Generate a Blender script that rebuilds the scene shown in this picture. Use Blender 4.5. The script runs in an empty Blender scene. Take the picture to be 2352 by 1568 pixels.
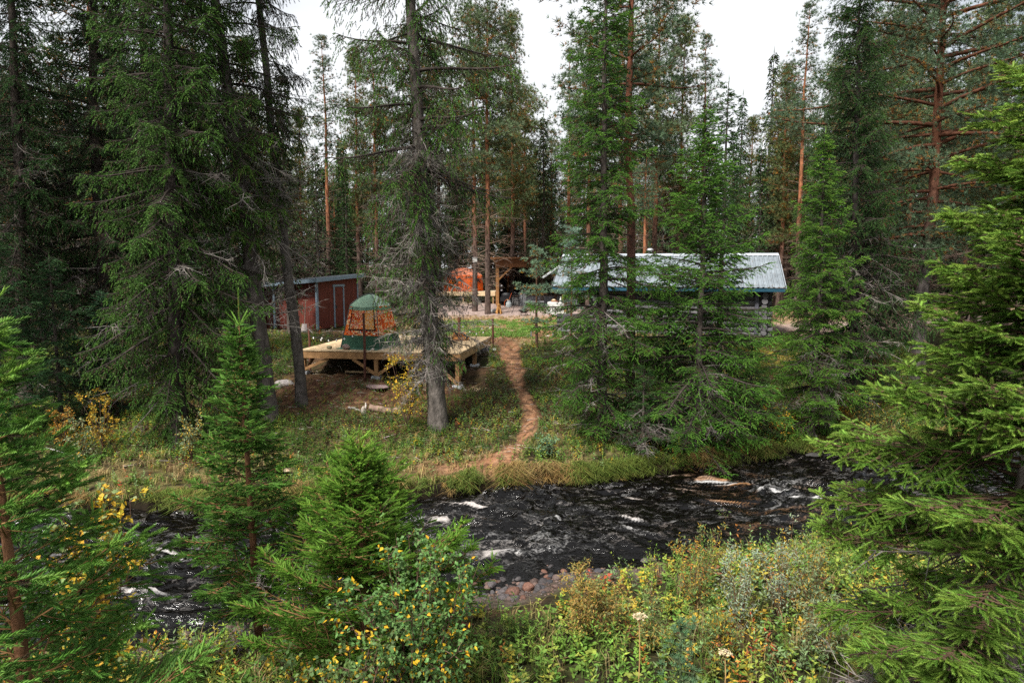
import bpy, math, random
import numpy as np
from mathutils import Vector, Matrix
R = math.radians
random.seed(7)
rng = np.random.default_rng(11)
scene = bpy.context.scene
col = bpy.data.collections.new("campsite"); scene.collection.children.link(col)

# ------------------------------------------------------------------ camera
PITCH = R(6.15); CZ = 2.9; K = 1568.0
cp, sp = math.cos(PITCH), math.sin(PITCH)
cd = bpy.data.cameras.new("camera"); cam = bpy.data.objects.new("camera", cd)
scene.collection.objects.link(cam); scene.camera = cam
cam.location = (0, 0, CZ); cam.rotation_euler = (R(90) - PITCH, 0, 0)
cd.sensor_width = 36; cd.lens = 24; cd.clip_start = 0.05; cd.clip_end = 3000

def ray(px, py):
    u = (px - 1176) / K; v = (py - 784) / K
    return u, cp - v * sp, -sp - v * cp
def at(px, py, Y):
    u, dy, dz = ray(px, py); t = Y / dy
    return Vector((u * t, Y, CZ + t * dz))
def on(px, py, z):
    u, dy, dz = ray(px, py); t = (z - CZ) / dz
    return Vector((u * t, dy * t, z))

# ------------------------------------------------------------------ noise
def _h(ix, iy, s):
    n = (ix.astype(np.int64) * 374761393 + iy.astype(np.int64) * 668265263 + s * 1442695041) & 0xffffffff
    n = ((n ^ (n >> 13)) * 1274126177) & 0xffffffff
    return ((n ^ (n >> 16)) & 0xffff) / 65535.0
def vn(x, y, s=0):
    x = np.asarray(x, float); y = np.asarray(y, float)
    ix = np.floor(x); iy = np.floor(y); fx = x - ix; fy = y - iy
    fx = fx * fx * (3 - 2 * fx); fy = fy * fy * (3 - 2 * fy)
    a = _h(ix, iy, s); b = _h(ix + 1, iy, s); c = _h(ix, iy + 1, s); d = _h(ix + 1, iy + 1, s)
    return (a + (b - a) * fx) * (1 - fy) + (c + (d - c) * fx) * fy
def fbm(x, y, s=0, o=4):
    r = 0; a = 0.5; t = 0
    for k in range(o):
        r = r + a * vn(x * 2 ** k, y * 2 ** k, s + k * 17); t += a; a *= 0.5
    return r / t
def sm(a, b, x):
    t = np.clip((np.asarray(x, float) - a) / (b - a), 0, 1); return t * t * (3 - 2 * t)

# ------------------------------------------------------------------ geometry store
class G:
    def __init__(s): s.v = []; s.f = {}; s.c = []; s.n = 0; s.nf = 0; s.order = []
    def add(s, v, f, c, mi=0):
        v = np.asarray(v, np.float32).reshape(-1, 3); f = np.asarray(f, np.int64)
        c = np.asarray(c, np.float32)
        if c.ndim == 1: c = np.tile(c, (len(v), 1))
        s.v.append(v); s.c.append(c); s.order.append((f + s.n, mi)); s.n += len(v); s.nf += len(f)
    def xf(s, fn):
        s.v = [fn(a) for a in s.v]
    def merge_from(s, o, mi=None):
        for v, c in zip(o.v, o.c): s.v.append(v); s.c.append(c)
        for f, m_ in o.order: s.order.append((f + s.n, m_ if mi is None else mi))
        s.n += o.n; s.nf += o.nf
def mesh_from(name, g, mats, smooth=False):
    me = bpy.data.meshes.new(name)
    V = np.concatenate(g.v); C = np.concatenate(g.c)
    loops = np.concatenate([f.ravel() for f, _ in g.order])
    tot = np.concatenate([np.full(len(f), f.shape[1]) for f, _ in g.order])
    st = np.concatenate([[0], np.cumsum(tot)[:-1]])
    mi = np.concatenate([np.full(len(f), m) for f, m in g.order])
    me.vertices.add(len(V)); me.vertices.foreach_set("co", V.ravel())
    me.loops.add(len(loops)); me.loops.foreach_set("vertex_index", loops.astype(np.int32))
    me.polygons.add(len(tot)); me.polygons.foreach_set("loop_start", st.astype(np.int32))
    me.polygons.foreach_set("loop_total", tot.astype(np.int32))
    me.polygons.foreach_set("material_index", mi.astype(np.int32))
    me.polygons.foreach_set("use_smooth", np.full(len(tot), smooth))
    at_ = me.color_attributes.new("Col", 'FLOAT_COLOR', 'POINT')
    at_.data.foreach_set("color", np.concatenate([C, np.ones((len(C), 1), np.float32)], 1).ravel())
    for m in (mats if isinstance(mats, (list, tuple)) else [mats]): me.materials.append(m)
    me.update(calc_edges=True)
    return me
def obj(name, g, mats, parent=None, loc=None, smooth=False):
    o = bpy.data.objects.new(name, mesh_from(name, g, mats, smooth)); col.objects.link(o)
    if parent: o.parent = parent
    if loc is not None: o.location = loc
    return o
def tag(o, label=None, cat=None, group=None, kind=None):
    if label: o["label"] = label
    if cat: o["category"] = cat
    if group: o["group"] = group
    if kind: o["kind"] = kind
    return o
def thing(name, label, cat, loc=(0, 0, 0), rz=0, group=None):
    o = bpy.data.objects.new(name, None); col.objects.link(o); o.empty_display_size = 0.2
    o.location = loc; o.rotation_euler = (0, 0, rz)
    return tag(o, label, cat, group)
def dup(root, label, loc, rz, sc, group=None):
    r = root.copy(); col.objects.link(r); r.location = loc; r.rotation_euler = (0, 0, rz); r.scale = sc
    r["label"] = label
    if group: r["group"] = group
    for ch in list(root.children):
        c = ch.copy(); col.objects.link(c); c.parent = r
        for gch in list(ch.children):
            d = gch.copy(); col.objects.link(d); d.parent = c
    return r

def nrm(a): return a / (np.linalg.norm(a, axis=-1, keepdims=True) + 1e-9)
def emit(g, tpl, P, D, U, L, W, c, mi=0, tipc=None):
    """place a template (verts, faces) on every (P, D); c per item, tipc blends by x along the template"""
    tv, tf = tpl; P = np.asarray(P, float); n = len(P)
    if n == 0: return
    D = nrm(np.asarray(D, float) + 1e-4); U = np.asarray(U, float)
    if U.ndim == 1: U = np.tile(U, (n, 1))
    S = nrm(np.cross(D, U)); U2 = np.cross(S, D)
    L = np.broadcast_to(np.asarray(L, float), (n,))[:, None, None]; W = np.broadcast_to(np.asarray(W, float), (n,))[:, None, None]
    V = P[:, None] + tv[None, :, 0:1] * L * D[:, None] + tv[None, :, 1:2] * W * S[:, None] + tv[None, :, 2:3] * W * U2[:, None]
    k = len(tv); F = (tf[None] + (np.arange(n) * k)[:, None, None]).reshape(-1, tf.shape[1])
    c = np.asarray(c, float)
    if c.ndim == 1: c = np.tile(c, (n, 1))
    CC = np.repeat(c[:, None], k, 1)
    if tipc is not None:
        w = np.clip(tv[None, :, 0:1], 0, 1); CC = CC * (1 - w) + np.asarray(tipc).reshape(-1, 1, 3) * w if np.asarray(tipc).ndim == 2 else CC * (1 - w) + np.asarray(tipc) * w
    g.add(V.reshape(-1, 3), F, CC.reshape(-1, 3), mi)

def tube(g, pts, rad, sides=6, c=(.2, .15, .1), mi=0, cap=True, rough=0.0):
    pts = np.asarray(pts, float); n = len(pts); rad = np.broadcast_to(np.asarray(rad, float), (n,))
    T = np.gradient(pts, axis=0); T = nrm(T)
    ref = np.array([1, 0, 0.]) if abs(T[0][2]) > .7 else np.array([0, 0, 1.])
    S = nrm(np.cross(T, ref)); U = np.cross(S, T)
    a = np.arange(sides) * 2 * math.pi / sides
    rr = rad[:, None] * (1 + rough * (rng.random((n, sides)) - .5))
    V = pts[:, None] + rr[..., None] * (np.cos(a)[None, :, None] * S[:, None] + np.sin(a)[None, :, None] * U[:, None])
    i = np.arange(n - 1)[:, None] * sides; j = np.arange(sides)[None]; j2 = (j + 1) % sides
    F = np.stack([i + j, i + j2, i + sides + j2, i + sides + j], -1).reshape(-1, 4)
    c = np.asarray(c, float)
    if c.ndim == 2: c = np.repeat(c, sides, 0)
    g.add(V.reshape(-1, 3), F, c, mi)
    if cap and sides > 3:
        cc = c if c.ndim == 1 else c[:sides]
        g.add(V[0], np.arange(sides)[::-1][None], cc if c.ndim == 1 else c[:sides], mi)
        g.add(V[-1], np.arange(sides)[None], c if c.ndim == 1 else c[-sides:], mi)

_BF = np.array([[0, 3, 2, 1], [4, 5, 6, 7], [0, 1, 5, 4], [1, 2, 6, 5], [2, 3, 7, 6], [3, 0, 4, 7]])
def hexa(g, c8, c, mi=0): g.add(c8, _BF, c, mi)
def box(g, x0, x1, y0, y1, z0, z1, c=(.5, .5, .5), mi=0):
    hexa(g, [(x0, y0, z0), (x1, y0, z0), (x1, y1, z0), (x0, y1, z0), (x0, y0, z1), (x1, y0, z1), (x1, y1, z1), (x0, y1, z1)], c, mi)
def bar(g, a, b, w, h, c=(.5, .5, .5), mi=0):
    """rectangular bar from a to b, w across, h up"""
    a = np.array(a, float); b = np.array(b, float); T = nrm(b - a)
    ref = np.array([0, 0, 1.]) if abs(T[2]) < .95 else np.array([0, 1., 0])
    S = nrm(np.cross(T, ref)) * w / 2; U = nrm(np.cross(S, T)) * h / 2
    hexa(g, [a - S - U, a + S - U, a + S + U, a - S + U, b - S - U, b + S - U, b + S + U, b - S + U][0:0] or
         [a - S - U, a + S - U, b + S - U, b - S - U, a - S + U, a + S + U, b + S + U, b - S + U], c, mi)
def lathe(g, prof, sides=16, c=(.5, .5, .5), mi=0, center=(0, 0, 0)):
    a = np.arange(sides) * 2 * math.pi / sides; p = np.array(prof, float)
    V = np.stack([p[:, 0:1] * np.cos(a), p[:, 0:1] * np.sin(a), np.repeat(p[:, 1:2], sides, 1)], -1) + np.array(center)
    n = len(p); i = np.arange(n - 1)[:, None] * sides; j = np.arange(sides)[None]; j2 = (j + 1) % sides
    g.add(V.reshape(-1, 3), np.stack([i + j, i + j2, i + sides + j2, i + sides + j], -1).reshape(-1, 4), c, mi)
def blob(g, cen, rx, ry, rz, seed=0, c=(.3, .3, .3), mi=0, amp=.25, nu=12, nv=8, rot=0, flat=0.0):
    """irregular stone: noisy, slightly faceted ellipsoid"""
    r_ = np.random.default_rng(seed)
    th = np.linspace(0, math.pi, nv + 1)[1:-1]; ph = np.arange(nu) * 2 * math.pi / nu
    d = np.stack([np.sin(th)[:, None] * np.cos(ph), np.sin(th)[:, None] * np.sin(ph), np.repeat(np.cos(th)[:, None], nu, 1)], -1).reshape(-1, 3)
    d = np.concatenate([[[0, 0, 1.]], d, [[0, 0, -1.]]])
    pl = nrm(r_.normal(size=(9, 3))); cut = r_.uniform(.55, .95, 9)
    k = np.ones(len(d))
    for p, q in zip(pl, cut):
        dt = d @ p; k = np.minimum(k, np.where(dt > .2, q / np.maximum(dt, .2), 9))
    k *= 1 + amp * .35 * (vn(d[:, 0] * 2 + 9, d[:, 1] * 2 + d[:, 2] * 2 + 5, seed) - .5)
    v = d * k[:, None] * np.array([rx, ry, rz]); ca, sa = math.cos(rot), math.sin(rot)
    v = np.stack([v[:, 0] * ca - v[:, 1] * sa, v[:, 0] * sa + v[:, 1] * ca, v[:, 2]], -1) + np.array(cen)
    g_ = len(d) - 1; j = np.arange(nu); j2 = (j + 1) % nu
    top = np.stack([np.zeros(nu, int), 1 + j, 1 + j2], -1); b0 = 1 + (nv - 2) * nu
    bot = np.stack([np.full(nu, g_), b0 + j2, b0 + j], -1)
    i = np.arange(nv - 2)[:, None] * nu + 1
    q = np.stack([i + j, i + nu + j, i + nu + j2, i + j2], -1).reshape(-1, 4)
    g.add(v, q, c, mi); o = g.n - len(v)
    g.order.append((top + o, mi)); g.order.append((bot + o, mi)); g.nf += 2 * nu

# ------------------------------------------------------------------ materials
def nodes(name):
    m = bpy.data.materials.new(name); m.use_nodes = True; nt = m.node_tree; nt.nodes.clear()
    return m, nt, lambda t, **k: _nd(nt, t, k)
def _nd(nt, t, k):
    n = nt.nodes.new(t)
    for a, b in k.items():
        if a.startswith("i_"): n.inputs[a[2:].replace("_", " ")].default_value = b
        else: setattr(n, a, b)
    return n
def mat_col(name, rough=.7, spec=.3, noise=0.35, nscale=12, bump=.3, bscale=None, transl=0.0, metal=0.0, stretch=(1, 1, 1), detail=6, bdist=.02, rand=0):
    """base colour from the mesh's own colour attribute, broken up by object space noise, plus bump"""
    m, nt, N = nodes(name); L = nt.links.new
    out = N('ShaderNodeOutputMaterial'); p = N('ShaderNodeBsdfPrincipled')
    p.inputs['Roughness'].default_value = rough; p.inputs['Specular IOR Level'].default_value = spec
    p.inputs['Metallic'].default_value = metal
    a = N('ShaderNodeAttribute', attribute_name='Col')
    src = a.outputs['Color']
    if rand:
        oi = N('ShaderNodeObjectInfo'); rr_ = N('ShaderNodeMapRange'); rr_.inputs['To Min'].default_value = 1 - rand; rr_.inputs['To Max'].default_value = 1 + rand
        L(oi.outputs['Random'], rr_.inputs['Value']); rv = N('ShaderNodeVectorMath', operation='SCALE'); L(src, rv.inputs[0]); L(rr_.outputs[0], rv.inputs['Scale']); src = rv.outputs[0]
    if noise > 0 or bump > 0:
        tc = N('ShaderNodeTexCoord'); mp = N('ShaderNodeMapping'); mp.inputs['Scale'].default_value = stretch
        L(tc.outputs['Object'], mp.inputs['Vector'])
        nz = N('ShaderNodeTexNoise'); nz.inputs['Scale'].default_value = nscale; nz.inputs['Detail'].default_value = detail
        L(mp.outputs['Vector'], nz.inputs['Vector'])
        if noise > 0:
            mr = N('ShaderNodeMapRange'); mr.inputs['From Min'].default_value = .3; mr.inputs['From Max'].default_value = .7
            mr.inputs['To Min'].default_value = 1 - noise; mr.inputs['To Max'].default_value = 1 + noise
            L(nz.outputs['Fac'], mr.inputs['Value'])
            mx = N('ShaderNodeVectorMath', operation='SCALE'); L(src, mx.inputs[0]); L(mr.outputs[0], mx.inputs['Scale']); src = mx.outputs[0]
        if bump > 0:
            nb = nz
            if bscale:
                nb = N('ShaderNodeTexNoise'); nb.inputs['Scale'].default_value = bscale; nb.inputs['Detail'].default_value = detail; L(mp.outputs['Vector'], nb.inputs['Vector'])
            b = N('ShaderNodeBump'); b.inputs['Strength'].default_value = bump; b.inputs['Distance'].default_value = bdist
            L(nb.outputs['Fac'], b.inputs['Height']); L(b.outputs['Normal'], p.inputs['Normal'])
    L(src, p.inputs['Base Color'])
    if transl > 0:
        t = N('ShaderNodeBsdfTranslucent'); L(src, t.inputs['Color']); ms = N('ShaderNodeMixShader'); ms.inputs[0].default_value = transl
        L(p.outputs[0], ms.inputs[1]); L(t.outputs[0], ms.inputs[2]); L(ms.outputs[0], out.inputs['Surface'])
    else: L(p.outputs[0], out.inputs['Surface'])
    return m
M = {}
M['needle'] = mat_col('needle', .6, .15, 0, bump=0, transl=.06)
M['leaf'] = mat_col('leaf', .55, .2, 0, bump=0, transl=.22)
M['bark'] = mat_col('bark', .9, .1, .55, 9, .9, 26, stretch=(1, 1, .45), bdist=.03)
M['twig'] = mat_col('twig', .85, .15, .5, 6, 0)
M['ground'] = mat_col('ground', .95, .05, .45, 7, .8, 22, detail=9, bdist=.04)
M['stone'] = mat_col('stone', .6, .3, .5, 5, .6, 14, rand=.4)
M['wood'] = mat_col('wood', .7, .2, .3, 5, .25, stretch=(1, 1, 1))
M['paint'] = mat_col('paint', .6, .3, .12, 4, .1)
M['metal'] = mat_col('metal', .42, .5, .22, 1.6, 0, metal=.5)
M['cloth'] = mat_col('cloth', .85, .1, .1, 3, .15, transl=.25)
M['plain'] = mat_col('plain', .5, .4, .05, 3, 0)
M['log'] = mat_col('log', .85, .15, .45, 4, .6, 18, stretch=(.25, 1, 1), bdist=.02)
M['fur'] = mat_col('fur', .9, .1, .35, 30, .6)

# ------------------------------------------------------------------ light and sky
SUN_EL, SUN_AZ = 52, 215     # soft high light from behind and slightly to the side of the viewer
w = bpy.data.worlds.new("World"); scene.world = w; w.use_nodes = True
nt = w.node_tree; nt.nodes.clear(); L = nt.links.new
out = nt.nodes.new('ShaderNodeOutputWorld'); bg = nt.nodes.new('ShaderNodeBackground'); bg.inputs['Strength'].default_value = .052
sky = nt.nodes.new('ShaderNodeTexSky'); sky.sky_type = 'NISHITA'; sky.sun_disc = False
sky.sun_elevation = R(SUN_EL); sky.sun_rotation = R(SUN_AZ); sky.air_density = 1.2; sky.dust_density = 2.0
tc = nt.nodes.new('ShaderNodeTexCoord'); mp = nt.nodes.new('ShaderNodeMapping'); mp.inputs['Scale'].default_value = (1, 1, 2.2)
nz = nt.nodes.new('ShaderNodeTexNoise'); nz.inputs['Scale'].default_value = 2.3; nz.inputs['Detail'].default_value = 6
mr = nt.nodes.new('ShaderNodeMapRange'); mr.inputs['From Min'].default_value = .3; mr.inputs['From Max'].default_value = .52
mr.inputs['To Min'].default_value = .62
sx = nt.nodes.new('ShaderNodeSeparateXYZ'); m2 = nt.nodes.new('ShaderNodeMapRange')   # thinner cloud towards the east
m2.inputs['From Min'].default_value = .38; m2.inputs['From Max'].default_value = .68; m2.inputs['To Min'].default_value = 0; m2.inputs['To Max'].default_value = .3
sb = nt.nodes.new('ShaderNodeMath'); sb.operation = 'SUBTRACT'; sb.use_clamp = True
mix = nt.nodes.new('ShaderNodeMix'); mix.data_type = 'RGBA'; mix.inputs[7].default_value = (9.2, 9.4, 9.7, 1)
L(tc.outputs['Generated'], mp.inputs['Vector']); L(mp.outputs[0], nz.inputs['Vector']); L(nz.outputs['Fac'], mr.inputs['Value'])
L(tc.outputs['Generated'], sx.inputs[0]); L(sx.outputs['X'], m2.inputs['Value']); L(mr.outputs[0], sb.inputs[0]); L(m2.outputs[0], sb.inputs[1])
L(sb.outputs[0], mix.inputs[0]); L(sky.outputs[0], mix.inputs[6]); L(mix.outputs[2], bg.inputs['Color']); L(bg.outputs[0], out.inputs['Surface'])
sd = bpy.data.lights.new("sun", 'SUN'); sd.energy = 3.2; sd.angle = R(11); sd.color = (1, .96, .9)
so = bpy.data.objects.new("sun", sd); scene.collection.objects.link(so)
az = R(SUN_AZ); dv = Vector((math.sin(az) * math.cos(R(SUN_EL)), math.cos(az) * math.cos(R(SUN_EL)), math.sin(R(SUN_EL))))
so.rotation_euler = dv.to_track_quat('Z', 'Y').to_euler()
scene.view_settings.view_transform = 'Standard'; scene.view_settings.look = 'None'
scene.view_settings.exposure = 1.2; scene.view_settings.gamma = 1
scene.render.engine = 'CYCLES'
scene.cycles.max_bounces = 5; scene.cycles.diffuse_bounces = 2; scene.cycles.glossy_bounces = 2
scene.cycles.transmission_bounces = 3; scene.cycles.transparent_max_bounces = 4
scene.cycles.use_denoising = False; scene.cycles.caustics_reflective = False; scene.cycles.caustics_refractive = False
# ------------------------------------------------------------------ terrain
WZ = -2.0
_fb = [on(px, py, WZ) for px, py in [(-300, 1205), (220, 1190), (480, 1192), (700, 1186), (900, 1166), (1080, 1144), (1200, 1139), (1400, 1114), (1600, 1094), (1750, 1070), (1900, 1052), (2150, 1032), (2500, 1010)]]
_nb = [on(px, py, WZ) for px, py in [(-300, 1500), (280, 1478), (500, 1448), (800, 1388), (1080, 1356), (1300, 1312), (1600, 1278), (1900, 1238), (2300, 1190), (2700, 1150)]]
FBX, FBY = [p.x for p in _fb], [p.y for p in _fb]; NBX, NBY = [p.x for p in _nb], [p.y for p in _nb]
def farbank(x): return np.interp(x, FBX, FBY) + .16 * (vn(np.asarray(x, float) * 1.3, 3, 5) - .5) * 2 + .1 * (vn(np.asarray(x, float) * 4, 3, 6) - .5)
def nearbank(x): return np.interp(x, NBX, NBY) + .3 * (vn(np.asarray(x, float) * .9, 7, 8) - .5)
S_ = [.0, .14, .3, 1.5, 4, 7, 10, 13, 20, 40, 90, 500]
Z_ = [-2.05, -1.72, -1.62, -1.45, -1.1, -.6, -.25, 0, 0, .35, .8, 2]
def ground(x, y):
    x = np.asarray(x, float); y = np.asarray(y, float)
    s = y - farbank(x); n = nearbank(x) - y
    zf = np.interp(s, S_, Z_)
    zn = np.interp(n, [0, .5, 1.4, 3, 6, 30, 500], [-2.04, -1.93, -1.72, -1.62, -1.55, -1.3, 0])
    zw = WZ - .45 * np.sin(np.clip(-s / np.maximum(-s - n, .01), 0, 1) * math.pi) ** .7 - .06
    z = np.where(s > 0, zf, np.where(n > 0, zn, zw))
    bumpy = (fbm(x * .9, y * .9, 21, 4) - .5) * .5 + (fbm(x * 4, y * 4, 23, 3) - .5) * .09
    flat = 1 - .8 * sm(11, 14, s) * (1 - sm(34, 46, s))
    k = np.where(s > 0, sm(0, 1.2, s) * flat, np.where(n > 0, sm(.2, 2, n) * .6, 0))
    z = z + bumpy * k
    # gullies left of the deck: ground drops a little under the dark spruces
    z = z - .25 * np.exp(-((x + 9.5) / 3.) ** 2 - ((y - 20) / 3.) ** 2)
    z = z + .62 * np.exp(-((x + 6.2) / 3.4) ** 2 - ((y - 53) / 4.2) ** 2)      # knoll under the dome tent
    return z
def gz(x, y): return float(ground(x, y))
def hit(px, py):
    u, dy, dz = ray(px, py); t = 2.0
    while t < 400:
        x, y, z = u * t, dy * t, CZ + dz * t
        if z <= gz(x, y): return Vector((x, y, gz(x, y)))
        t += .04 if t < 40 else .3
    return Vector((u * 90, dy * 90, gz(u * 90, dy * 90)))
PATH = [hit(*p) for p in [(1150, 1112), (1140, 1068), (1175, 1035), (1210, 1000), (1222, 960), (1210, 925), (1192, 890), (1182, 850), (1172, 815), (1158, 788), (1140, 765)]]
PW = [.38, .34, .24, .2, .2, .2, .2, .24, .3, .6, 1.2]
PATH2 = [hit(*p) for p in [(980, 1075), (1060, 1072), (1150, 1045)]]
def seg_d(x, y, pts, ws=None):
    best = np.full(np.shape(x), 1e9)
    for i in range(len(pts) - 1):
        a, b = pts[i], pts[i + 1]; dx, dy = b.x - a.x, b.y - a.y
        t = np.clip(((x - a.x) * dx + (y - a.y) * dy) / (dx * dx + dy * dy), 0, 1)
        d = np.hypot(x - a.x - t * dx, y - a.y - t * dy)
        if ws: d = d / (ws[i] * (1 - t) + ws[i + 1] * t)
        best = np.minimum(best, d)
    return best
def masks(x, y):
    s = y - farbank(x); n = nearbank(x) - y
    nz_ = fbm(x * 2.2, y * 2.2, 31, 4) - .5; nb = fbm(x * .35, y * .35, 33, 4) - .5
    path = 1 - sm(.75, 1.15, seg_d(x, y, PATH, PW) + nz_ * 1.7)
    path2 = (1 - sm(.16, .4, seg_d(x, y, PATH2) + nz_ * .35)) * .8
    yard = sm(11.6, 13.6, s + nb * 3 + nz_) * (1 - sm(36, 42, s + nb * 6)) * sm(-6.5, -3.5, x - (y - 28) * -.05 + nb * 5) * (1 - sm(20, 34, x - (y - 30) * .6))
    lawn = yard * np.exp(-(((x - (1180 - 1176) / K * 33 - (y - 32) * .02) / 4.2) ** 2) ** 1.2) * sm(27.5, 29, y) * (1 - sm(35.5, 38.5, y + nz_ * 3)) * sm(-.12, .06, nz_ + .04)
    gravel = yard * np.maximum(sm(38, 40.5, y + nz_ * 2) * (1 - sm(56, 62, y)) * (1 - sm(5, 8, x)) * (1 - sm(46.5, 48.5, y) * (1 - sm(-3.2, -1.8, x))), np.exp(-((y - (27 + x * .42)) / 2.6) ** 2) * sm(10, 13, x))
    return s, n, nz_, nb, np.clip(path + path2, 0, 1), yard, lawn, gravel
def lerp(a, b, t): t = np.asarray(t)[..., None]; return a * (1 - t) + np.asarray(b) * t
def ground_col(x, y):
    s, n, nz_, nb, path, yard, lawn, gravel = masks(x, y)
    f = fbm(x * 6, y * 6, 41, 3); f2 = vn(x * 14, y * 14, 43)
    c = np.zeros(np.shape(x) + (3,)) + np.array([.028, .023, .014])
    c = lerp(c, (.035, .038, .014), sm(.4, .65, f))                       # moss and litter
    c = lerp(c, (.09, .05, .028), sm(.55, .75, fbm(x * 1.1, y * 1.1, 45, 3)) * .8)
    soil = np.exp(-((x + 4.2) / 3.2) ** 2 - ((y - 19.6) / 1.9) ** 2) * 1.5   # dug soil in front of the deck
    c = lerp(c, (.085, .042, .026), np.clip(soil, 0, 1)); c = lerp(c, (.2, .12, .06), np.clip(soil, 0, 1) * sm(.62, .7, f2) * .7)
    bank = sm(0, .6, s) * (1 - sm(2.2, 3.6, s + nb * 2)) * (1 - sm(3, 7, x))
    c = lerp(c, (.13, .11, .045), bank * sm(.35, .6, f) * .8)
    c = lerp(c, (.27, .17, .09), yard); c = lerp(c, (.33, .24, .14), yard * sm(.45, .7, f)); c = lerp(c, (.12, .1, .05), yard * sm(.62, .8, fbm(x * 2, y * 2, 49, 3)) * .7)
    c = lerp(c, (.1, .17, .04), lawn * .9)
    c = lerp(c, (.33, .25, .22), np.clip(gravel * 1.2, 0, 1)); c = lerp(c, (.22, .16, .13), gravel * sm(.5, .7, f) * .6)
    # yellow moss knoll by the cabin corner
    mo = np.exp(-((x - 10.2) / 1.9) ** 2 - ((y - 25.6) / 1.5) ** 2); c = lerp(c, (.27, .2, .04), np.clip(mo * 1.6, 0, 1) * sm(.35, .6, f)); 
    c = lerp(c, (.24, .12, .065), path); c = lerp(c, (.36, .21, .12), path * sm(.55, .7, f2) * .8); c = lerp(c, (.07, .04, .025), path * sm(.52, .68, f) * .8)
    c = lerp(c, (.012, .009, .006), (1 - sm(.1, .34, s)) * (s > -.3))
    wet = (n > -.2) & (n < 1.2); c = lerp(c, (.09, .07, .055), wet * (1 - sm(.8, 1.3, n)))
    c = lerp(c, (.016, .01, .006), ((s < 0) & (n < 0)) * 1.0)
    far = sm(42, 55, y); c = lerp(c, (.05, .055, .025), far * (1 - gravel))
    return c
def axis(lo, hi, step, far, k=1.18):
    a = list(np.arange(lo, hi + 1e-6, step)); d = step
    while a[-1] < far: d *= k; a.append(a[-1] + d)
    d = step
    while a[0] > -far: d *= k; a.insert(0, a[0] - d)
    return np.array(a)
xs = axis(-13, 15, .11, 600); ys = axis(6, 26, .1, 600)
XX, YY = np.meshgrid(xs, ys); ZZ = ground(XX, YY)
ZZ += np.where(np.hypot(XX, YY) > 60, (fbm(XX * .04, YY * .04, 61, 3) - .45) * 3 * sm(60, 120, np.hypot(XX, YY)), 0)
g = G(); nx, ny = len(xs), len(ys); i = np.arange(ny - 1)[:, None] * nx; j = np.arange(nx - 1)[None]
g.add(np.stack([XX, YY, ZZ], -1).reshape(-1, 3), np.stack([i + j, i + j + 1, i + nx + j + 1, i + nx + j], -1).reshape(-1, 4), ground_col(XX, YY).reshape(-1, 3))
tag(obj("ground", g, M['ground'], smooth=True), kind="structure")

# ------------------------------------------------------------------ stream
def foam_and_glare_at(x, y):
    f = np.zeros_like(x)
    for px, py, rx, ry, a in [(1075, 1185, .5, .2, 1.05), (1010, 1215, .5, .15, .6), (1700, 1128, .9, .2, .95), (1600, 1112, .8, .12, .6), (1745, 1148, .5, .22, 1.15), (1830, 1162, 1.0, .12, .8),
                           (1540, 1215, .35, .12, .8), (1660, 1165, .5, .12, .9), (1450, 1212, .4, .12, .6), (1040, 1240, .5, .14, .5), (1480, 1240, .5, .1, .5), (1390, 1180, .7, .1, .3), (1900, 1130, .4, .12, .7),
                           (560, 1300, 1.2, .8, .25), (900, 1280, 1.0, .5, .35), (705, 1330, .6, .35, .7), (720, 1240, .4, .2, .6), (330, 1392, .7, .12, .9), (420, 1402, .35, .12, .9), (1150, 1290, .8, .3, .45), (1250, 1210, 1.2, .25, .4), (1330, 1250, .9, .2, .35), (1550, 1140, 1.0, .15, .45), (1420, 1160, 1.0, .15, .35), (1100, 1225, .8, .2, .45), (420, 1300, 1.4, .5, .35)]:  # the pair beside the bushy spruce paints bright sky reflection in foam colour
        p = on(px, py, WZ); f = np.maximum(f, a * np.exp(-((x - p.x) / rx) ** 2 - ((y - p.y - (x - p.x) * -.25) / ry) ** 2))
    return f
gw = G(); xw = np.arange(-14, 17, .055); yw = np.linspace(0, 1, 150)
XW = np.repeat(xw[None], 150, 0); a0 = np.interp(xw, NBX, NBY) - .9; a1 = np.interp(xw, FBX, FBY) + .5
YW = a0[None] + (a1 - a0)[None] * yw[:, None]
wx = XW * 1.0 + (fbm(XW * .8, YW * .8, 71, 3) - .5) * 1.6; wy = YW + (fbm(XW * .8 + 5, YW * .8, 73, 3) - .5) * 1.2
fo = foam_and_glare_at(XW, YW)
calm = sm(.15, 1.2, YW - a0[None] - .6)
rid = lambda q: 1 - np.abs(2 * q - 1)
hgt = (.05 * rid(fbm(wx * .9, wy * 2.0, 75, 2)) + .042 * rid(fbm(wx * 2.2, wy * 4.6, 77, 3)) + .02 * rid(vn(wx * 5, wy * 9, 79)) + .006 * vn(wx * 11, wy * 19, 80)) * (.5 + 1.5 * calm) * (.55 + 1.3 * fbm(XW * .7, YW * .7, 81, 2))
hgt = hgt + .1 * np.clip(fo, 0, 1) * fbm(wx * 3.5, wy * 7, 83, 3)
ZW = WZ - .05 + hgt
str_ = fbm(wx * 2.2, wy * 9, 85, 5)
F = np.clip((fo * 1.0 + (str_ - .5) * 3.0 - .5) * 1.4, 0, 1) * np.clip(fo * 3, 0, 1)
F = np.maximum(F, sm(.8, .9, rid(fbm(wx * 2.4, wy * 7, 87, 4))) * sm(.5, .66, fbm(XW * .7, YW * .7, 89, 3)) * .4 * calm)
_rp = on(1690, 1130, WZ); brown = np.clip(sm(.42, .6, fbm(wx * 1.4, wy * 3, 91, 3)) * .9 * (.25 + .9 * np.exp(-((XW - _rp.x) / 1.6) ** 2)), 0, 1)
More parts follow.
